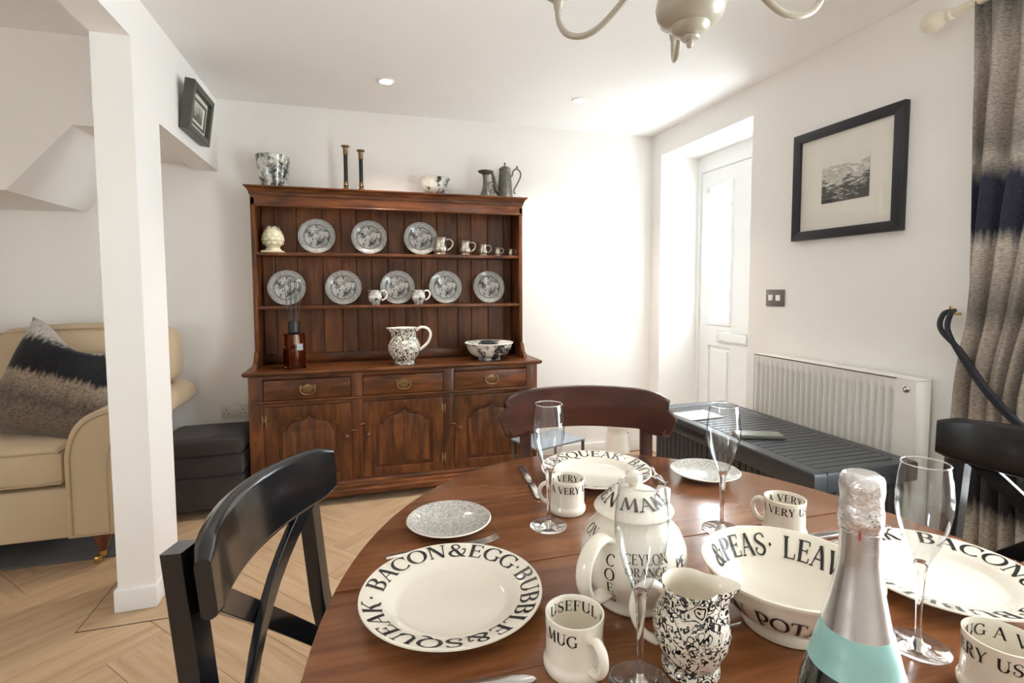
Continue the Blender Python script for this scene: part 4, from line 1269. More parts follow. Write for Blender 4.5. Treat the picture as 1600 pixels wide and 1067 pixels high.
for x0, x1 in ((-1.700, -0.945), (-2.47, -1.712)):
    c = sp_('back_cushion', block_cushion(x0, x1, 3.02, 3.26, 0.53, 1.015, 0.07, 0.03) if x1 < -1.2 else block_cushion(x0, x1, 3.02, 3.26, 0.712, 1.015, 0.07, 0.03))
    pp = [(x0 + .02, 3.045, .60 if x1 < -1.2 else .76), (x0 + .022, 3.045, 0.955), (x0 + .06, 3.05, 1.0), ((x0 + x1) / 2, 3.045, 1.022), (x1 - .06, 3.05, 1.0), (x1 - .018, 3.045, 0.95), (x1 - .015, 3.045, .76)]
    sp_('back_piping', Geo().tube(smooth_path(pp, 6), 0.0045, 6), 'piping', 80, c)
sp_('back_filling', block_cushion(-1.70, -1.235, 3.02, 3.24, 0.53, 0.80, 0.06, 0.02))
for xx, yy in ((-1.125, 2.665), (-2.85, 2.665), (-1.125, 3.28), (-2.85, 3.28)):
    lg = sp_('leg', Geo().lathe([(0, .055), (.017, .055), (.020, .075), (.030, .105), (.036, .125), (.034, .130), (.038, .136), (.038, .147), (0, .147)], 20, Tr(xx, yy, 0)), 'sofa_leg', 50)
    ca2 = sp_('castor_cup', Geo().lathe([(0, .028), (.010, .028), (.015, .034), (.016, .058), (0, .058)], 16, Tr(xx, yy, 0)), 'bright_brass', 50, lg)
    sp_('castor_wheel', Geo().lathe([(0, -.009), (.013, -.009), (.0165, -.005), (.0165, .005), (.013, .009), (0, .009)], 16, Tr(xx - .020, yy - .004, .0165) @ Rx(PI / 2)), 'bright_brass', 50, lg)
    sp_('castor_fork', Geo().bar([(xx, yy, .032), (xx - .012, yy - .003, .026), (xx - .020, yy - .004, .018)], 0.022, 0.008, (0, 0, 1)), 'bright_brass', 50, lg)

pw = tag(link_mesh('cushion', pillow_geo(0.54, 0.54, 0.20, 26, 26, 0.55, 0.10, None, 0.03, 0.16), 'pillow', smooth=180), 'black and taupe dip-dyed square cushion propped on the sofa', 'cushion')
pw.matrix_world = Tr(-1.330, 2.90, 0.765) @ Rz(math.radians(4)) @ Rx(math.radians(68)) @ Rz(math.radians(-19))

FO = (-0.815, 3.195, 0)
fo = thing('footstool', 'charcoal fabric footstool between the sofa arm and the dresser', 'footstool', FO)
fp = lambda nme, g_, s=60: link_mesh(nme, g_, 'charcoal', fo, origin=FO, smooth=s)
fp('base', block_cushion(-1.03, -0.624, 3.008, 3.368, 0.045, 0.228, 0.02, 0.004))
fp('band', block_cushion(-1.035, -0.621, 3.003, 3.370, 0.224, 0.338, 0.018, 0.004))
fp('top_cushion', block_cushion(-1.022, -0.619, 2.998, 3.372, 0.335, 0.428, 0.026, 0.006))
for xx in (-1.0, -0.65):
    for yy in (3.04, 3.345):
        link_mesh('foot', Geo().lathe([(0, 0), (.018, 0), (.022, .04), (0, .04)], 16, Tr(xx, yy, 0)), 'black_plastic', fo, origin=FO, smooth=40)
tag(link_mesh('shade_sheet', Geo().box(-3.1, -1.09, 2.70, 3.24, 0.0005, 0.010, 0.003), 'shade_sheet', smooth=30), 'flat dark grey sheet standing in for the shade under the sofa', 'shade_sheet')  # added sheet: its grey stands in for shade on the bare floor here

# ================================================================ CURTAIN, ROD, TIEBACK
def lerp_tab(tab, z):
    for (z0, v0), (z1, v1) in zip(tab, tab[1:]):
        if z <= z1:
            k = (z - z0) / (z1 - z0)
            return v0 + (v1 - v0) * max(0, min(1, k))
    return tab[-1][1]
g = Geo()
nu, nv = 160, 60
YL = [(0.0, 1.31), (0.6, 1.298), (0.83, 1.276), (1.10, 1.252), (1.3, 1.254), (1.9, 1.251), (2.15, 1.262)]
YRR = [(0.0, 0.86), (0.6, 0.90), (0.85, 0.94), (1.1, 0.90), (1.6, 0.76), (2.15, 0.70)]
vs, fs = [], []
for j in range(nv + 1):
    z = 0.015 + 2.135 * j / nv
    a, b = lerp_tab(YL, z), lerp_tab(YRR, z)
    for i in range(nu + 1):
        s = i / nu
        y = a + (b - a) * s
        ph = 2 * PI * (7.4 * s + 0.10 * math.sin(z * 2.1) + 0.30 * s * math.sin(z * 2.3 + 1))
        amp = 0.036 if z < 1.8 else 0.036 - 0.022 * (z - 1.8) / 0.35
        x = 1.968 - 0.004 * math.sin(3 * z) + amp * math.sin(ph) * (0.7 + 0.3 * math.sin(11 * s + 1)) + 0.004 * math.sin(ph * 2.3)
        if z > 2.02:
            x += 0.010 * math.sin(2 * PI * 19 * s) * (z - 2.02) / 0.13
        if 0.8 < z < 1.1:
            x -= 0.01 * math.sin((z - .8) / .3 * PI)
        vs.append((x, y, z))
for j in range(nv):
    for i in range(nu):
        k = j * (nu + 1) + i
        fs.append((k, k + 1, k + nu + 2, k + nu + 1))
g.add(vs, fs)
cu = link_mesh('curtain', g, 'curtain', smooth=180)
md = cu.modifiers.new('cloth', 'SOLIDIFY')
md.thickness = 0.003
tag(cu, 'tall pleated curtain in taupe with ragged black bands at the right edge', 'curtain')

t = thing('curtain_pole', 'cream wooden curtain pole with round finial above the curtain', 'curtain pole', (1.97, 1.335, 2.152))
link_mesh('pole', Geo().tube([(0, 0, 0), (0, -1.9, 0)], 0.0145, 16), 'cream_wood', t, smooth=60)
link_mesh('finial', Geo().lathe([(0, 0), (.016, 0), (.020, .004), (.020, .012), (.013, .018), (.022, .030), (.033, .048), (.037, .066), (.034, .082), (.024, .096), (.010, .103), (0, .104)], 24, Rx(-PI / 2)), 'cream_wood', t, smooth=50)
link_mesh('bracket', Geo().tube([(0, -.05, 0), (.05, -.05, .0), (.09, -.05, -.01)], [.012, .011, .02], 12), 'cream_wood', t, smooth=60)

t = thing('curtain_tieback', 'thick navy rope tieback looped over a wall hook across the curtain', 'tieback', (1.955, 1.315, 1.118))
for k, dx in enumerate((-0.010, 0.012)):
    P = smooth_path([(0.075, 0.012, 0.012), (0.030, 0.004 + dx, 0.0), (-0.030, -0.030 + dx, -0.050), (-0.048, -0.095, -0.125 + dx * .6), (-0.056, -0.19, -0.245 + dx * .6), (-0.052, -0.30, -0.345 + dx * .5), (-0.02, -0.38, -0.37 + dx)], 8)
    link_mesh('rope', Geo().tube(P, 0.0085, 10), 'rope', t, smooth=60)
link_mesh('hook', Geo().tube(smooth_path([(0.105, 0.010, 0.0), (0.075, 0.010, 0.0), (0.060, 0.010, 0.010), (0.055, 0.010, 0.028)], 4), 0.005, 8), 'bright_brass', t, smooth=60)

# ================================================================ CHANDELIER
CH = (0.56, 0.805, 1.634)
t = thing('chandelier', 'cream painted metal chandelier with curved arms hanging over the table', 'chandelier', CH)
ck = lambda nme, g_, par=None: link_mesh(nme, g_, 'cream_metal', par or t, smooth=50)
ck('body', Geo().lathe([(0, .036), (.030, .036), (.046, .042), (.056, .054), (.059, .068), (.056, .084), (.048, .098), (.034, .112), (.026, .13), (.030, .155), (.036, .17), (.030, .19), (.018, .21), (.014, .26), (.020, .28), (.014, .30), (0, .31)], 40))
ck('drop', Geo().lathe([(0, 0), (.004, .001), (.006, .005), (.006, .009), (.005, .013), (.014, .014), (.016, .018), (.014, .021), (.026, .024), (.031, .030), (.033, .037), (0, .04)], 32))
for k in range(5):
    an = math.radians(63 + 72 * k)
    ca_, sa_ = math.cos(an), math.sin(an)
    P = smooth_path([(r * ca_, r * sa_, z) for r, z in ((.030, .165), (.075, .155), (.125, .105), (.165, .074), (.200, .066), (.232, .078), (.248, .105), (.250, .135))], 5)
    am = ck('arm', Geo().tube(P, 0.0062, 10))
    ck('candle_cup', Geo().lathe([(0, .125), (.007, .125), (.010, .140), (.012, .143), (.024, .152), (.030, .158), (.030, .162), (.013, .160), (.013, .225), (0, .225)], 20, Tr(.250 * ca_, .250 * sa_, 0)), am)
ck('stem', Geo().tube([(0, 0, .30), (0, 0, ZC - CH[2] - .03)], 0.006, 10))
ck('ceiling_rose', Geo().lathe([(.006, -.05), (.02, -.04), (.045, -.012), (.05, 0), (0, 0)], 28, Tr(0, 0, ZC - CH[2])))

# ================================================================ THINGS BEHIND THE CHAIR
t = thing('side_table', 'low pale blue-grey metal side table seen under the mahogany chair rail', 'table', (0.955, 2.585, 0), math.radians(20))
link_mesh('top', Geo().box(-.16, .16, -.12, .12, .392, .402, 0.002), plain('blue_grey_metal', (0.30, 0.36, 0.42), 0.25, 0.3), t, smooth=30)
for sx in (-1, 1):
    for sy in (-1, 1):
        link_mesh('leg', Geo().box(sx * .152 - .006, sx * .152 + .006, sy * .112 - .006, sy * .112 + .006, 0, .392), 'dull_pewter', t)
tag(link_mesh('floor_vase', Geo().lathe([(0, 0), (.088, 0), (.092, .012), (.086, .09), (.070, .20), (.064, .235), (.069, .242), (.072, .262), (.066, .31), (.05, .36), (.046, .40), (.052, .42), (.046, .42), (.042, .38), (0, .36)], 36, Tr(1.69, 3.19, 0)), 'china_white', smooth=50), 'white tapered vase on the floor by the back wall', 'vase')
t = thing('cable_box', 'small white cable box low on the back wall beside the vase', 'socket', (1.845, YB - .015, 0.105))
link_mesh('cover', Geo().box(-.04, .04, -.03, 0, 0, .14, 0.004), 'white_gloss', t, smooth=30)
link_mesh('screw', Geo().lathe([(.005, 0), (.005, .001), (0, .002)], 12, Tr(0.012, -.03, .045) @ Rx(PI / 2)), 'dull_pewter', t, smooth=40)

# ================================================================ ON THE DRESSER
S1, S2, WT, TOP = 1.4182, 1.1132, 0.7672, 1.7832
PR = 0.1055
plate_prof = [(0, .003), (.055, .003), (.058, 0), (.062, .003), (.072, .008), (.103, .0135), (.1055, .0155), (.104, .0175), (.074, .0125), (.068, .008), (0, .007)]
lean = math.radians(12)
def rack_plate(x, z, label, first=None):
    if first is None:
        o = link_mesh('transfer_plate', Geo().lathe(plate_prof, 56), 'transfer_plate', smooth=40)
    else:
        o = first.copy()
        COL.objects.link(o)
    o.location = (x, 3.318, z + PR * math.cos(lean) + 0.0005)
    o.rotation_euler = (PI / 2 - lean, random.uniform(-.25, .25) * 0, 0)
    tag(o, label, 'plate', 'black and white transfer plates on the dresser rack')
    return o
p0 = rack_plate(-0.243, S1, 'black and white transfer plate beside the cream artichoke ornament, top shelf')
rack_plate(0.058, S1, 'black and white transfer plate in the middle of the top shelf', p0)
rack_plate(0.370, S1, 'black and white transfer plate partly behind the largest pewter tankard', p0)
rack_plate(-0.416, S2, 'black and white transfer plate behind the reed diffuser sticks, lower shelf', p0)
rack_plate(-0.098, S2, 'black and white transfer plate left of both small jugs, lower shelf', p0)
rack_plate(0.223, S2, 'black and white transfer plate between the two small jugs, lower shelf', p0)
rack_plate(0.523, S2, 'black and white transfer plate just right of the right small jug', p0)
rack_plate(0.809, S2, 'black and white transfer plate at the right end of the lower shelf', p0)

t = thing('artichoke_ornament', 'cream ceramic artichoke ornament at the left end of the top shelf', 'ornament', (-0.478, 3.27, S1))
link_mesh('plinth', Geo().box(-.058, .058, -.05, .05, 0, .012, 0.003), 'stone_egg', t, smooth=40)
link_mesh('cup', Geo().lathe([(0, .012), (.044, .012), (.042, .022), (.036, .030), (.040, .040), (.048, .046), (0, .05)], 28), 'stone_egg', t, smooth=50)
eg = link_mesh('bud', Geo().lathe([(0, .042), (.046, .046), (.057, .062), (.060, .080), (.056, .102), (.047, .122), (.032, .140), (.014, .151), (0, .154)], 28), 'stone_egg', t, smooth=50)
for row, (zz, rr, nn) in enumerate(((.058, .054, 10), (.078, .0585, 10), (.098, .055, 10), (.118, .047, 8), (.136, .034, 6))):
    for k in range(nn):
        an = 2 * PI * (k + 0.5 * (row % 2)) / nn
        sl = math.atan2(rr - .02, .10) * (0.4 + row * 0.28)
        M_ = Rz(an) @ Tr(rr, 0, zz) @ Ry(-sl) @ Matrix.Diagonal((0.20, 0.9, 1.0, 1))
        link_mesh('scale', Geo().lathe([(0, -.012), (.012, -.008), (.017, .0), (.013, .010), (.004, .017), (0, .018)], 8, M_), 'stone_egg', eg, smooth=60)

def tankard(name, label, x, k):
    t = thing(name, label, 'tankard', (x, 3.252, S1), group='pewter tankards in descending size')
    s = k
    link_mesh('body', Geo().lathe([(r * s, z * s) for r, z in ((0, 0), (.040, 0), (.042, .005), (.036, .012), (.040, .022), (.045, .036), (.043, .052), (.035, .070), (.033, .084), (.036, .100), (.040, .110), (.037, .110), (.030, .086), (.032, .070), (.040, .045), (.036, .014), (0, .010))], 32), 'pewter', t, smooth=50)
    P = smooth_path([(.032, 0, .094), (.058, 0, .100), (.078, 0, .082), (.074, 0, .055), (.056, 0, .036), (.042, 0, .030)], 5)
    link_mesh('handle', Geo().tube([tuple(c * s for c in p) for p in P], 0.0052 * s, 8), 'pewter', t, smooth=60)
    return t
for i, (x, k, w_) in enumerate(((0.484, 1.0, 'largest'), (0.643, .83, 'second largest'), (0.760, .66, 'middle sized'), (0.856, .49, 'second smallest'), (0.944, .42, 'smallest'))):
    tankard('pewter_tankard', '%s of the five pewter tankards on the top shelf' % w_, x, k)

def pour_jug(name, label, loc, prof, spout_ang, hand_ang, spout_len, spout_from, mat, handle_pts, hr, hmat='china_white', flat=1.0, seg=48, group=None, rimmat=None):
    """lathe jug with a pulled lip; prof runs up the outside, over the rim and down the inside"""
    t = thing(name, label, 'jug', loc, 0, group)
    top = max(z for r, z in prof)
    def fl(a, z):
        d = (a - spout_ang + PI) % (2 * PI) - PI
        k = max(0.0, (z - spout_from) / (top - spout_from)) ** 1.6 if z > spout_from else 0.0
        return 1 + spout_len * k * math.exp(-(d / 0.42) ** 2) - 0.10 * k * math.exp(-((abs(d) - 0.85) / 0.35) ** 2)
    outer = [p for p in prof]
    it = max(range(len(prof)), key=lambda i: prof[i][1])
    link_mesh('body', Geo().lathe(prof[:it + 1], seg, None, fl), mat, t, smooth=60)
    link_mesh('inside', Geo().lathe(prof[it:], seg, None, fl), rimmat or hmat, t, smooth=60)
    ca_, sa_ = math.cos(hand_ang), math.sin(hand_ang)
    P = smooth_path([(r * ca_, r * sa_, z) for r, z in handle_pts], 6)
    link_mesh('handle', Geo().tube(P, hr, 10, flat), hmat, t, smooth=60)
    return t
cream_prof = [(0, 0), (.026, 0), (.027, .006), (.025, .010), (.036, .022), (.042, .038), (.041, .055), (.036, .072), (.037, .086), (.039, .090), (.036, .088), (.034, .072), (.038, .052), (.036, .030), (0, .012)]
for x, lab in ((0.085, 'left small patterned jug on the lower shelf, beside the middle plate'), (0.346, 'right small patterned jug on the lower shelf, beside the middle plate')):
    pour_jug('small_jug', lab, (x, 3.25, S2), cream_prof, PI, 0.0, 0.30, .06, MAT['transfer_jug'], [(.036, .080), (.056, .086), (.070, .066), (.062, .040), (.040, .026)], 0.0048, 'china_white', group='small patterned jugs')

big_prof = [(0, 0), (.058, 0), (.060, .008), (.056, .016), (.066, .030), (.084, .056), (.094, .085), (.093, .112), (.082, .140), (.072, .160), (.070, .180), (.076, .205), (.080, .214), (.077, .212), (.066, .182), (.068, .160), (.088, .11), (.08, .06), (0, .02)]
pour_jug('patterned_jug', 'large black floral jug with cream handle on the dresser worktop', (0.242, 3.105, WT), big_prof, PI, math.radians(-4), 0.32, .15, MAT['chintz_big'], [(.070, .196), (.100, .214), (.138, .205), (.155, .170), (.140, .125), (.110, .095), (.090, .080)], 0.0085, 'china')

t = thing('wide_bowl', 'wide white bowl with dark printed sprays at the right end of the worktop', 'bowl', (0.768, 3.145, WT))
bp = [(0, 0), (.068, 0), (.070, .010), (.066, .013), (.096, .022), (.122, .042), (.137, .068), (.144, .092), (.151, .101), (.152, .104), (.148, .105), (.139, .090), (.130, .066), (.112, .042), (.08, .026), (0, .016)]
link_mesh('body', Geo().lathe(bp, 56), 'transfer_bowl', t, smooth=60)
link_mesh('rim', Geo().tube([(.150 * math.cos(2 * PI * i / 56), .150 * math.sin(2 * PI * i / 56), .104) for i in range(56)], 0.003, 6, closed=True), 'china_white', t, smooth=60)

t = thing('reed_diffuser', 'square amber glass reed diffuser with black collar at the left of the worktop', 'diffuser', (-0.362, 3.115, WT), math.radians(24))
link_mesh('bottle', Geo().box(-.048, .048, -.048, .048, 0.0, .195, 0.006, 3), 'amber', t, smooth=40)
link_mesh('liquid', Geo().box(-.041, .041, -.041, .041, 0.014, .115, 0.004, 2), plain('brown_oil', (0.12, 0.035, 0.016), 0.1), t, smooth=40)
link_mesh('collar', Geo().lathe([(0, .195), (.022, .195), (.026, .200), (.030, .203), (.030, .258), (.026, .262), (.010, .262), (0, .25)], 28), 'black_plastic', t, smooth=40)
link_mesh('label', Geo().box(-.002, .030, -.0492, -.0478, .105, .140), plain('grey_label', (0.32, 0.36, 0.38), 0.6), t)
for k, (ax, ay) in enumerate(((-.16, .05), (-.09, -.04), (-.03, .06), (.03, -.05), (.10, .03), (.17, -.02), (-.05, .0))):
    link_mesh('reed', Geo().tube([(ax * .02, ay * .02, .06), (ax * .26, ay * .26, .50 - abs(ax) * .15)], 0.0017, 6), 'black_plastic', t, smooth=60)

t = thing('planter', 'black and white printed planter on top of the dresser, left end', 'plant pot', (-0.466, 3.275, TOP))
link_mesh('pot', Geo().lathe([(0, 0), (.060, 0), (.066, .006), (.066, .012), (.074, .040), (.082, .090), (.087, .140), (.090, .178), (.092, .183), (.088, .184), (.084, .150), (.076, .06), (0, .03)], 48, None, lambda a, z: 1 + (0.012 * math.cos(8 * a) if z > .15 else 0)), 'transfer_pot', t, smooth=60)
link_mesh('foot_ring', Geo().lathe([(.058, 0), (.068, 0), (.069, .010), (.060, .012)], 40), 'china_white', t, smooth=60)

def candlestick(label, x, h):
    t = thing('candlestick', label, 'candlestick', (x, 3.27, TOP), group='pair of candlesticks')
    link_mesh('base', Geo().lathe([(0, 0), (.038, 0), (.040, .004), (.034, .012), (.018, .022), (.011, .034), (.016, .040), (.012, .048), (.015, .056), (.011, .062), (0, .062)], 28), 'brass', t, smooth=50)
    link_mesh('shaft', Geo().lathe([(0, .060), (.0115, .060), (.0115, h - .050), (0, h - .050)], 20), 'dark_bronze', t, smooth=40)
    link_mesh('socket', Geo().lathe([(0, h - .052), (.0135, h - .052), (.0135, h - .014), (.015, h - .010), (.024, h - .006), (.024, h), (.011, h), (.010, h - .01), (0, h - .012)], 24), 'brass', t, smooth=50)
candlestick('taller left dark and brass candlestick on top of the dresser', -0.069, 0.272)
candlestick('shorter right dark and brass candlestick on top of the dresser', 0.018, 0.252)

t = thing('footed_bowl', 'small flared white bowl with dark flower print on top of the dresser', 'bowl', (0.459, 3.275, TOP))
link_mesh('body', Geo().lathe([(0, 0), (.042, 0), (.044, .010), (.040, .014), (.062, .026), (.074, .048), (.080, .074), (.086, .096), (.094, .108), (.091, .108), (.082, .09), (.074, .066), (.06, .034), (0, .024)], 48, None, lambda a, z: 1 + (0.02 * math.cos(6 * a) * max(0, (z - .05) / .06))), 'transfer_bowl', t, smooth=60)
link_mesh('foot', Geo().lathe([(.036, 0), (.046, 0), (.044, .008), (.036, .008)], 32), 'china_white', t, smooth=50)

t = thing('chamber_candlestick', 'pewter column candlestick with small side scrolls beside the coffee pot', 'candlestick', (0.776, 3.237, TOP))
link_mesh('base', Geo().box(-.045, .045, -.04, .04, 0, .014, 0.004), 'dull_pewter', t, smooth=40)
link_mesh('column', Geo().lathe([(0, .012), (.036, .012), (.032, .030), (.024, .050), (.019, .070), (.016, .110), (.019, .135), (.022, .142), (0, .142)], 24), 'dull_pewter', t, smooth=50)
link_mesh('drip_pan', Geo().lathe([(0, .140), (.014, .140), (.022, .148), (.046, .158), (.050, .166), (.046, .168), (.018, .160), (0, .158)], 32), 'dull_pewter', t, smooth=50)
for zz, r0 in ((.040, .026), (.085, .018)):
    link_mesh('scroll', Geo().tube(smooth_path([(r0, 0, zz), (r0 + .016, 0, zz + .014), (r0 + .030, 0, zz + .010), (r0 + .026, 0, zz - .004), (r0 + .018, 0, zz)], 4), 0.0035, 8), 'dull_pewter', t, smooth=60)

t = thing('coffee_pot', 'tall fluted pewter coffee pot with scroll handle on top of the dresser', 'coffee pot', (0.925, 3.322, TOP))
link_mesh('body', Geo().lathe([(0, 0), (.054, 0), (.055, .006), (.052, .012), (.049, .050), (.044, .110), (.038, .170), (.036, .196), (.038, .200), (0, .2)], 64, None, lambda a, z: 1 + (0.035 * abs(math.cos(8 * a)) - .02 if .012 < z < .195 else 0)), 'dull_pewter', t, smooth=60)
ld = link_mesh('lid', Geo().lathe([(.039, .200), (.040, .204), (.034, .212), (.020, .222), (.008, .226), (0, .227)], 32), 'dull_pewter', t, smooth=50)
link_mesh('finial', Geo().lathe([(0, .225), (.004, .226), (.003, .232), (.008, .237), (.006, .244), (.002, .250), (0, .252)], 16), 'dull_pewter', ld, smooth=50)
link_mesh('spout', Geo().tube(smooth_path([(-.040, 0, .050), (-.062, 0, .075), (-.072, 0, .120), (-.082, 0, .165), (-.098, 0, .188), (-.108, 0, .184)], 5), [.017] * 4 + [.015] * 5 + [.012] * 5 + [.009] * 5 + [.007] * 7, 12), 'dull_pewter', t, smooth=60)
link_mesh('handle', Geo().tube(smooth_path([(.038, 0, .160), (.050, 0, .166), (.058, 0, .196), (.080, 0, .212), (.104, 0, .196), (.108, 0, .165), (.088, 0, .120), (.068, 0, .085), (.062, 0, .060), (.072, 0, .052)], 5), 0.0052, 8), 'dull_pewter', t, smooth=60)
link_mesh('thumb_piece', Geo().lathe([(0, 0), (.006, .002), (.007, .010), (.003, .020), (0, .024)], 10, Tr(.084, 0, .212)), 'dull_pewter', t, smooth=60)

# ================================================================ ON THE TABLE
Z0 = ZT + 0.0004
def ring_map(r0, cx_a, zfun, sgn=-1):
    def f(s, v):
        a = cx_a + sgn * s / r_mid
        r = r0 + v
        return (r * math.cos(a), r * math.sin(a), zfun(r))
    r_mid = r0 + 0.012
    return f

dinner_prof = [(0, .002), (.074, .002), (.076, 0), (.080, 0), (.083, .003), (.098, .0105), (.130, .0205), (.1328, .0225), (.1322, .0245), (.130, .0246), (.098, .0155), (.090, .0125), (.083, .0075), (.076, .0058), (0, .0055)]
def rim_z(r):
    return .0155 + (r - .098) * (.0246 - .0155) / (.130 - .098) + .0005
def dinner_plate(label, x, y, start_deg):
    t = thing('dinner_plate', label, 'plate', (x, y, Z0), 0, 'lettered dinner plates')
    link_mesh('plate', Geo().lathe(dinner_prof, 72), 'china', t, smooth=50)
    txt = 'BACON&EGG.BUBBLE&SQUEAK.'
    size = 0.0262
    w_ = text_width(txt, size)
    r_in = 0.0995
    st = 2 * PI * (r_in + 0.012) / w_
    g = Geo()
    letters(g, txt, size, ring_map(r_in + .002, math.radians(start_deg), rim_z), 0.0, stretch=st)
    link_mesh('lettering', g, 'ink', t)
    return t
dinner_plate('large cream dinner plate lettered BACON EGG, nearest plate at front left', 0.120, 0.730, 163)
dinner_plate('large cream dinner plate at the far side before the mahogany chair', 0.542, 1.131, 14)
dinner_plate('large cream dinner plate at the right, behind the bottle and glass', 0.863, 0.567, 50)

saucer_prof = [(0, .002), (.048, .002), (.050, 0), (.054, .001), (.064, .007), (.080, .0130), (.0822, .0150), (.080, .0165), (.064, .0105), (.055, .0065), (0, .0055)]
def side_plate(label, x, y):
    t = thing('side_plate', label, 'plate', (x, y, Z0), random.uniform(0, 6), 'small printed side plates')
    link_mesh('plate', Geo().lathe(saucer_prof[:8], 56), 'china', t, smooth=50)
    link_mesh('printed_face', Geo().lathe(saucer_prof[7:], 56), 'saucer_print', t, smooth=50)
side_plate('small grey printed side plate left of the far glass', 0.157, 0.980)
side_plate('small grey printed side plate at the back right beside a glass', 0.803, 1.063)

MR, MH = 0.0355, 0.0690
mug_prof = [(0, .003), (.030, .003), (.032, 0), (.0365, .001), (.0385, .006), (.0382, .012), (.0362, .0150), (.0352, .020), (.0350, .045), (.0358, .0665), (.0357, .0690), (.0340, .0694), (.0328, .066), (.0322, .045), (.0322, .010), (0, .007)]
def mug(label, x, y, hand_deg):
    t = thing('lettered_mug', label, 'mug', (x, y, Z0), math.radians(hand_deg), 'lettered mugs')
    link_mesh('body', Geo().lathe(mug_prof, 56), 'china', t, smooth=50)
    P = smooth_path([(.0335, 0, .052), (.045, 0, .056), (.055, 0, .048), (.057, 0, .034), (.049, 0, .020), (.034, 0, .015)], 6)
    link_mesh('handle', Geo().tube(P, 0.0048, 10, 1.35), 'china', t, smooth=60)
    txt = 'A VERY USEFUL MUG'
    size = 0.0140
    for sgn, rr, z0, nm in ((1, 0.0358, 0.0475, 'lettering'), (-1, 0.0320, 0.0490, 'inner_lettering')):
        w_ = text_width(txt, size)
        L_ = 2 * PI * rr * (0.84 if sgn > 0 else 0.97)
        st = L_ / w_
        a0 = sgn * (0.08 if sgn < 0 else 0.16) * PI
        def mp(s, v, rr=rr, z0=z0, sgn=sgn, a0=a0):
            r = rr + (0.0003 if sgn > 0 else 0.0)
            a = a0 + sgn * s / rr
            return (r * math.cos(a), r * math.sin(a), z0 + v)
        g = Geo()
        letters(g, txt, size, mp, 0.0, stretch=st)
        link_mesh(nm, g, 'ink', t)
mug('cream lettered mug in front, beside the nearest dinner plate', 0.243, 0.563, -78)
mug('cream lettered mug behind the left far glass', 0.404, 0.977, 158)
mug('cream lettered mug behind the big bowl', 0.755, 0.765, 120)
mug('cream lettered mug cut off at the bottom right corner', 0.687, 0.383, 58)

foot_prof = [(0, 0), (.0345, 0), (.0355, .0012), (.033, .0025), (.015, .0045), (.0055, .008), (.0036, .016), (.0034, .040), (.0044, .070), (.0062, .098), (.0078, .109), (.0070, .1125), (.004, .1135), (0, .114)]
bowl_prof = [(.0072, .1085), (.0090, .1130), (.0135, .124), (.0205, .141), (.0270, .161), (.0303, .181), (.0306, .200), (.0287, .220), (.0257, .2405)]
fl0 = None
def flute(label, x, y):
    global fl0
    t = thing('champagne_flute', label, 'glass', (x, y, Z0), 0, 'champagne flutes')
    if fl0 is None:
        fl0 = [link_mesh('stem', Geo().lathe(foot_prof, 48), 'glass', t, smooth=60),
               link_mesh('bowl', Geo().lathe(bowl_prof, 64), 'thin_glass', t, smooth=180),
               link_mesh('rim', Geo().tube([(.0257 * math.cos(2 * PI * i / 64), .0257 * math.sin(2 * PI * i / 64), .2405) for i in range(64)], 0.0009, 8, closed=True), 'glass', t, smooth=180)]
    else:
        for q in fl0:
            c = q.copy()
            COL.objects.link(c)
            c.parent = t
flute('tulip champagne glass at the far left, in front of a mug', 0.342, 0.921)
flute('tulip champagne glass at the back right, beside a side plate', 0.654, 0.813)
flute('tulip champagne glass in the middle, in front of the teapot', 0.305, 0.515)
flute('tulip champagne glass at the right, beside the bottle', 0.681, 0.469)

# teapot
pot_prof = [(0, .002), (.050, .002), (.052, 0), (.056, .001), (.058, .006), (.056, .012), (.066, .026), (.0755, .046), (.0785, .066), (.0760, .086), (.0680, .104), (.0570, .117), (.0520, .124), (.0515, .131), (.049, .131), (.048, .124), (.06, .110), (.072, .07), (.05, .012), (0, .01)]
def pot_r(z):
    for (r0, z0), (r1, z1) in zip(pot_prof[5:13], pot_prof[6:14]):
        if z0 <= z <= z1:
            return r0 + (r1 - r0) * (z - z0) / (z1 - z0)
    return .06
t = thing('teapot', 'round cream lettered teapot in the middle of the table', 'teapot', (0.384, 0.672, Z0))
link_mesh('body', Geo().lathe(pot_prof, 64), 'china', t, smooth=60)
lid = link_mesh('lid', Geo().lathe([(0, .126), (.047, .127), (.050, .131), (.057, .133), (.0585, .137), (.056, .141), (.050, .143), (.046, .150), (.036, .160), (.022, .1665), (.010, .169), (0, .1695)], 56), 'china', t, smooth=50)
link_mesh('knob', Geo().lathe([(.006, .167), (.006, .171), (.011, .175), (.0135, .181), (.0115, .188), (.006, .192), (0, .193)], 24), 'china', lid, smooth=60)
ha = math.radians(208)
P = smooth_path([(r * math.cos(ha), r * math.sin(ha), z) for r, z in ((.060, .106), (.078, .116), (.100, .112), (.117, .092), (.119, .066), (.107, .044), (.088, .034), (.070, .034))], 7)
link_mesh('handle', Geo().tube(P, 0.0065, 14, 1.9), 'china', t, smooth=60)
sa2 = math.radians(36)
P = smooth_path([(r * math.cos(sa2), r * math.sin(sa2), z) for r, z in ((.062, .045), (.088, .062), (.100, .088), (.110, .112), (.121, .128))], 6)
link_mesh('spout', Geo().tube(P, [.024 - .013 * i / 24 for i in range(25)], 16), 'china', t, smooth=60)
def pot_text(txt, size, z, centre_deg, tr=0.05):
    w_ = text_width(txt, size, tr)
    def mp(s, v):
        r = pot_r(z + v) + 0.0006
        a = math.radians(centre_deg) + (s - w_ / 2) / pot_r(z + size / 2)
        return (r * math.cos(a), r * math.sin(a), z + v)
    g = Geo()
    letters(g, txt, size, mp, 0.0, tr)
    link_mesh('lettering', g, 'ink', t)
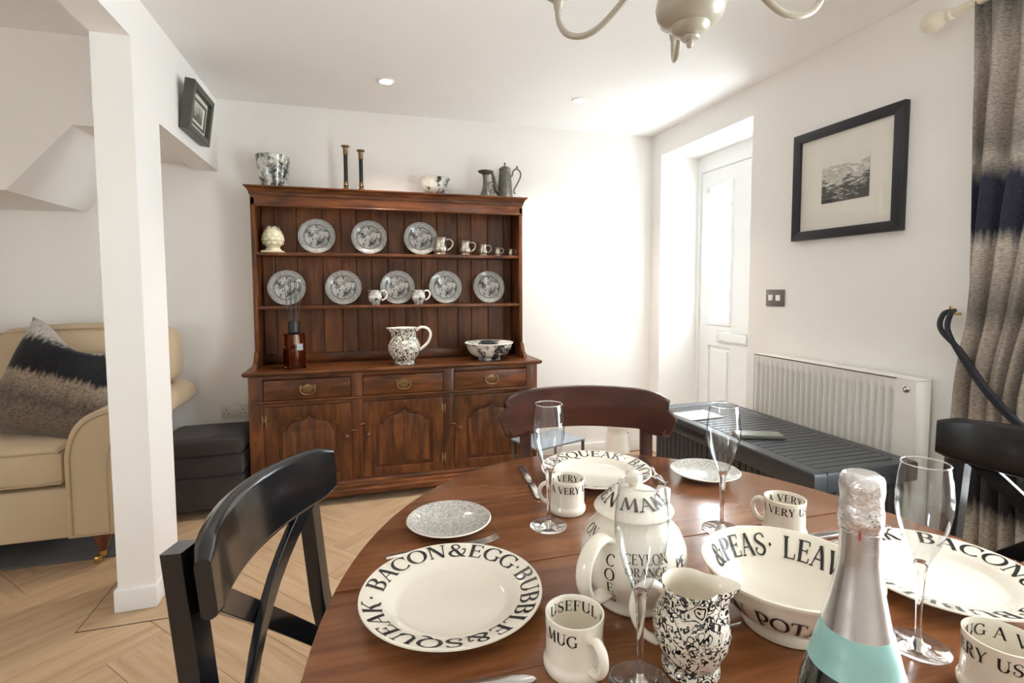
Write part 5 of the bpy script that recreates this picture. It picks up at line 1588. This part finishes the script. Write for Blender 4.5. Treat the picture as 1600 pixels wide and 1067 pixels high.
for txt, size, z in (('CEYLON', .0122, .088), ('ORANGE', .0112, .073), ('PEKOE', .0112, .058)):
    pot_text(txt, size, z, -105)
pot_text('ON', .0140, .101, 176)
for txt, size, z in (('C', .0150, .080), ('O', .0165, .060), ('E', .0145, .042), ('C', .0135, .025)):
    pot_text(txt, size, z, -143)
for txt, size, z in (('PE', .0150, .074), ('GR', .0155, .054)):
    pot_text(txt, size, z, -62)
g = Geo()
txt = 'MAKE TEA EVEN'
w_ = text_width(txt, .0125)
LIDP = [(.050, .143), (.046, .150), (.036, .160), (.022, .1665), (.010, .169)]
def lid_map(s, v):
    a = math.radians(215) + s / w_ * 2 * PI * 0.98
    u = max(-0.08, min(1.1, v / .0125))
    r = .0470 - .0150 * u
    for (r0, z0), (r1, z1) in zip(LIDP, LIDP[1:]):
        if r >= r1:
            break
    z = z0 + (z1 - z0) * (r - r0) / (r1 - r0)
    return ((r + .0009) * math.cos(a), (r + .0009) * math.sin(a), z + .0011)
letters(g, txt, .0125, lid_map)
link_mesh('lid_lettering', g, 'ink', lid)

# milk jug with dense black pattern
mj = [(0, .002), (.028, .002), (.030, 0), (.034, .002), (.034, .008), (.031, .012), (.037, .024), (.0435, .040), (.0455, .054), (.043, .070), (.037, .084), (.0345, .094), (.0365, .105), (.0350, .107), (.0335, .105), (.0315, .094), (.034, .084), (.0425, .054), (.034, .018), (0, .01)]
pour_jug('milk_jug', 'small jug with dense black floral pattern in front of the big bowl', (0.377, 0.519, Z0), mj, math.radians(-20), math.radians(165), 0.62, .068, MAT['chintz'], [(.034, .098), (.050, .108), (.066, .098), (.071, .074), (.060, .048), (.042, .036)], 0.0052, 'china', 1.3)

# serving bowl
sb = [(0, .003), (.050, .003), (.052, 0), (.057, .001), (.059, .008), (.055, .014), (.068, .022), (.088, .042), (.102, .064), (.1085, .078), (.1115, .0815), (.1115, .0845), (.1085, .0850), (.1045, .079), (.097, .064), (.083, .042), (.062, .025), (.035, .017), (0, .015)]
t = thing('serving_bowl', 'large cream lettered serving bowl beside the bottle', 'bowl', (0.556, 0.556, Z0))
link_mesh('body', Geo().lathe(sb, 72), 'china', t, smooth=50)
g = Geo()
def prof_at(P, z):
    for (r0, z0), (r1, z1) in zip(P, P[1:]):
        if z <= z1:
            break
    return r0 + (r1 - r0) * (z - z0) / (z1 - z0)
INP = [(.062, .025), (.083, .042), (.097, .064), (.1045, .079), (.1085, .0850)]
OUTP = [(.055, .014), (.068, .022), (.088, .042), (.102, .064), (.1085, .078)]
def in_map(s, v):
    a = math.radians(128) - s / 0.096
    z = .0490 + v * 0.95
    r = prof_at(INP, z) - .0012
    return (r * math.cos(a), r * math.sin(a), z + .0006)
letters(g, '&PEAS. LEAVES.', .0290, in_map, 0.0, 0.05, 0.92)
link_mesh('inner_lettering', g, 'ink', t)
g = Geo()
def out_map(s, v):
    a = math.radians(-247) + s / 0.090
    z = .0330 + v * 1.15
    r = prof_at(OUTP, z) + .0012
    return (r * math.cos(a), r * math.sin(a), z - .0006)
letters(g, 'MARROW POTATO', .0240, out_map, 0.0, 0.05, 0.95)
link_mesh('outer_lettering', g, 'ink', t)

# bottle
t = thing('sparkling_wine_bottle', 'dark sparkling wine bottle with silver foil neck and pale teal band', 'bottle', (0.410, 0.333, Z0))
link_mesh('bottle', Geo().lathe([(0, .012), (.030, .004), (.038, 0), (.043, .003), (.0440, .010), (.0440, .095), (.0428, .110), (.0400, .120), (.0352, .138), (.0315, .151), (0, .151)], 64), 'bottle_glass', t, smooth=60)
link_mesh('teal_band', Geo().lathe([(.0368, .1345), (.0361, .1355), (.0323, .1505), (.0275, .1680), (.0262, .1690)], 64), 'teal', t, smooth=60)
fo_ = link_mesh('neck_foil', Geo().lathe([(.0290, .160), (.0266, .1690), (.0224, .1900), (.0188, .2075), (.0166, .2200), (.0157, .2300), (.0156, .2500), (.0158, .2580)], 64), 'foil', t, smooth=60)
link_mesh('perforation', Geo().tube([(.0162 * math.cos(2 * PI * i / 48), .0162 * math.sin(2 * PI * i / 48), .2555 + .0005 * math.sin(9 * i)) for i in range(48)], 0.0006, 6, closed=True), 'foil_wrinkle', fo_, smooth=60)
link_mesh('pull_tab', Geo().box(-.0012, .0012, -.0006, .0006, -.004, .004, 0, 2, Tr(-.0128, -.0102, .2545) @ Rz(math.radians(-140)) @ Ry(.5)), plain('red_tab', (0.55, 0.02, 0.03), 0.4), fo_)
def crinkle(a, z):
    return 1 + 0.035 * mnoise.noise(Vector((math.cos(a) * 3, math.sin(a) * 3, z * 260))) + 0.02 * math.sin(7 * a + z * 400)
cap = link_mesh('cap_foil', Geo().lathe([(.0158, .2565), (.0165, .2600), (.0172, .2640), (.0168, .2680), (.0172, .2720), (.0164, .2760), (.0160, .2810), (.0165, .2870), (.0170, .2930), (.0166, .2990), (.0150, .3025), (.0120, .3045), (.006, .3052), (0, .3053)], 64, None, crinkle), 'foil_wrinkle', t, smooth=60)
k = 0
for row in range(3):
    for i in range(24):
        if (i // 4) % 2:
            continue
        a = 2 * PI * (i + .5 * (row % 2)) / 24
        z = .2645 + .0045 * row
        r = (.0172 if row != 1 else .0170) * crinkle(a, z) + .0002
        link_mesh('hole', Geo().lathe([(0, 0), (.00062, -.0002)], 8, Tr(r * math.cos(a), r * math.sin(a), z) @ Rz(a) @ Ry(PI / 2)), 'ink', cap)

# cutlery
def cutlery_outline(kind):
    if kind == 'knife':
        return [(0, .0085), (.035, .0100), (.075, .0085), (.098, .0062), (.104, .0072), (.130, .0098), (.165, .0100), (.188, .0075), (.199, .0035), (.202, -.002), (.196, -.0058), (.104, -.0060), (.098, -.0060), (.07, -.008), (.03, -.0095), (0, -.0080), (-.004, 0)]
    return None
def knife(label, p0, p1):
    dx, dy = p1[0] - p0[0], p1[1] - p0[1]
    t = thing('table_knife', label, 'knife', (p0[0], p0[1], Z0), math.atan2(dy, dx), 'steel table knives')
    o = cutlery_outline('knife')
    link_mesh('blade', Geo().plate2d([[p for p in o if p[0] >= .098]], 0.0018, 0.0005, Tr(0, 0, .0025)), 'steel', t, smooth=40)
    link_mesh('handle', Geo().plate2d([[p for p in o if p[0] < .104]], 0.006, 0.0022, Tr(0, 0, .0031)), 'steel', t, smooth=60)
def fork(label, p0, p1):
    dx, dy = p1[0] - p0[0], p1[1] - p0[1]
    t = thing('table_fork', label, 'fork', (p0[0], p0[1], Z0), math.atan2(dy, dx), 'steel table forks')
    hp = smooth_path([(0, 0, .0025), (.05, 0, .0050), (.10, 0, .0085), (.130, 0, .0045), (.145, 0, .0030)], 5)
    ws = [.016 - .010 * min(1, i / 12) + (.012 * max(0, (i - 15) / 5)) for i in range(len(hp))]
    link_mesh('handle', Geo().bar(hp, ws, 0.0028), 'steel', t, smooth=50)
    for k in range(4):
        yy = -.0084 + .0056 * k
        link_mesh('tine', Geo().bar(smooth_path([(.140, yy, .0030), (.165, yy, .0022), (.185, yy * .95, .0050), (.200, yy * .9, .0095)], 4), 0.0028, 0.0018), 'steel', t, smooth=50)
knife('steel table knife lying left of the far dinner plate', (0.388, 1.245), (0.364, 1.036))
fork('steel table fork lying right of the far dinner plate', (0.722, 1.225), (0.668, 1.03))
fork('steel table fork mostly hidden behind the nearest dinner plate', (0.033, 0.884), (0.235, 0.893))
knife('steel table knife at the bottom edge in front of the nearest plate', (-0.01, 0.577), (0.192, 0.5535))
knife('steel table knife behind the right dinner plate', (0.770, 0.735), (0.965, 0.728))
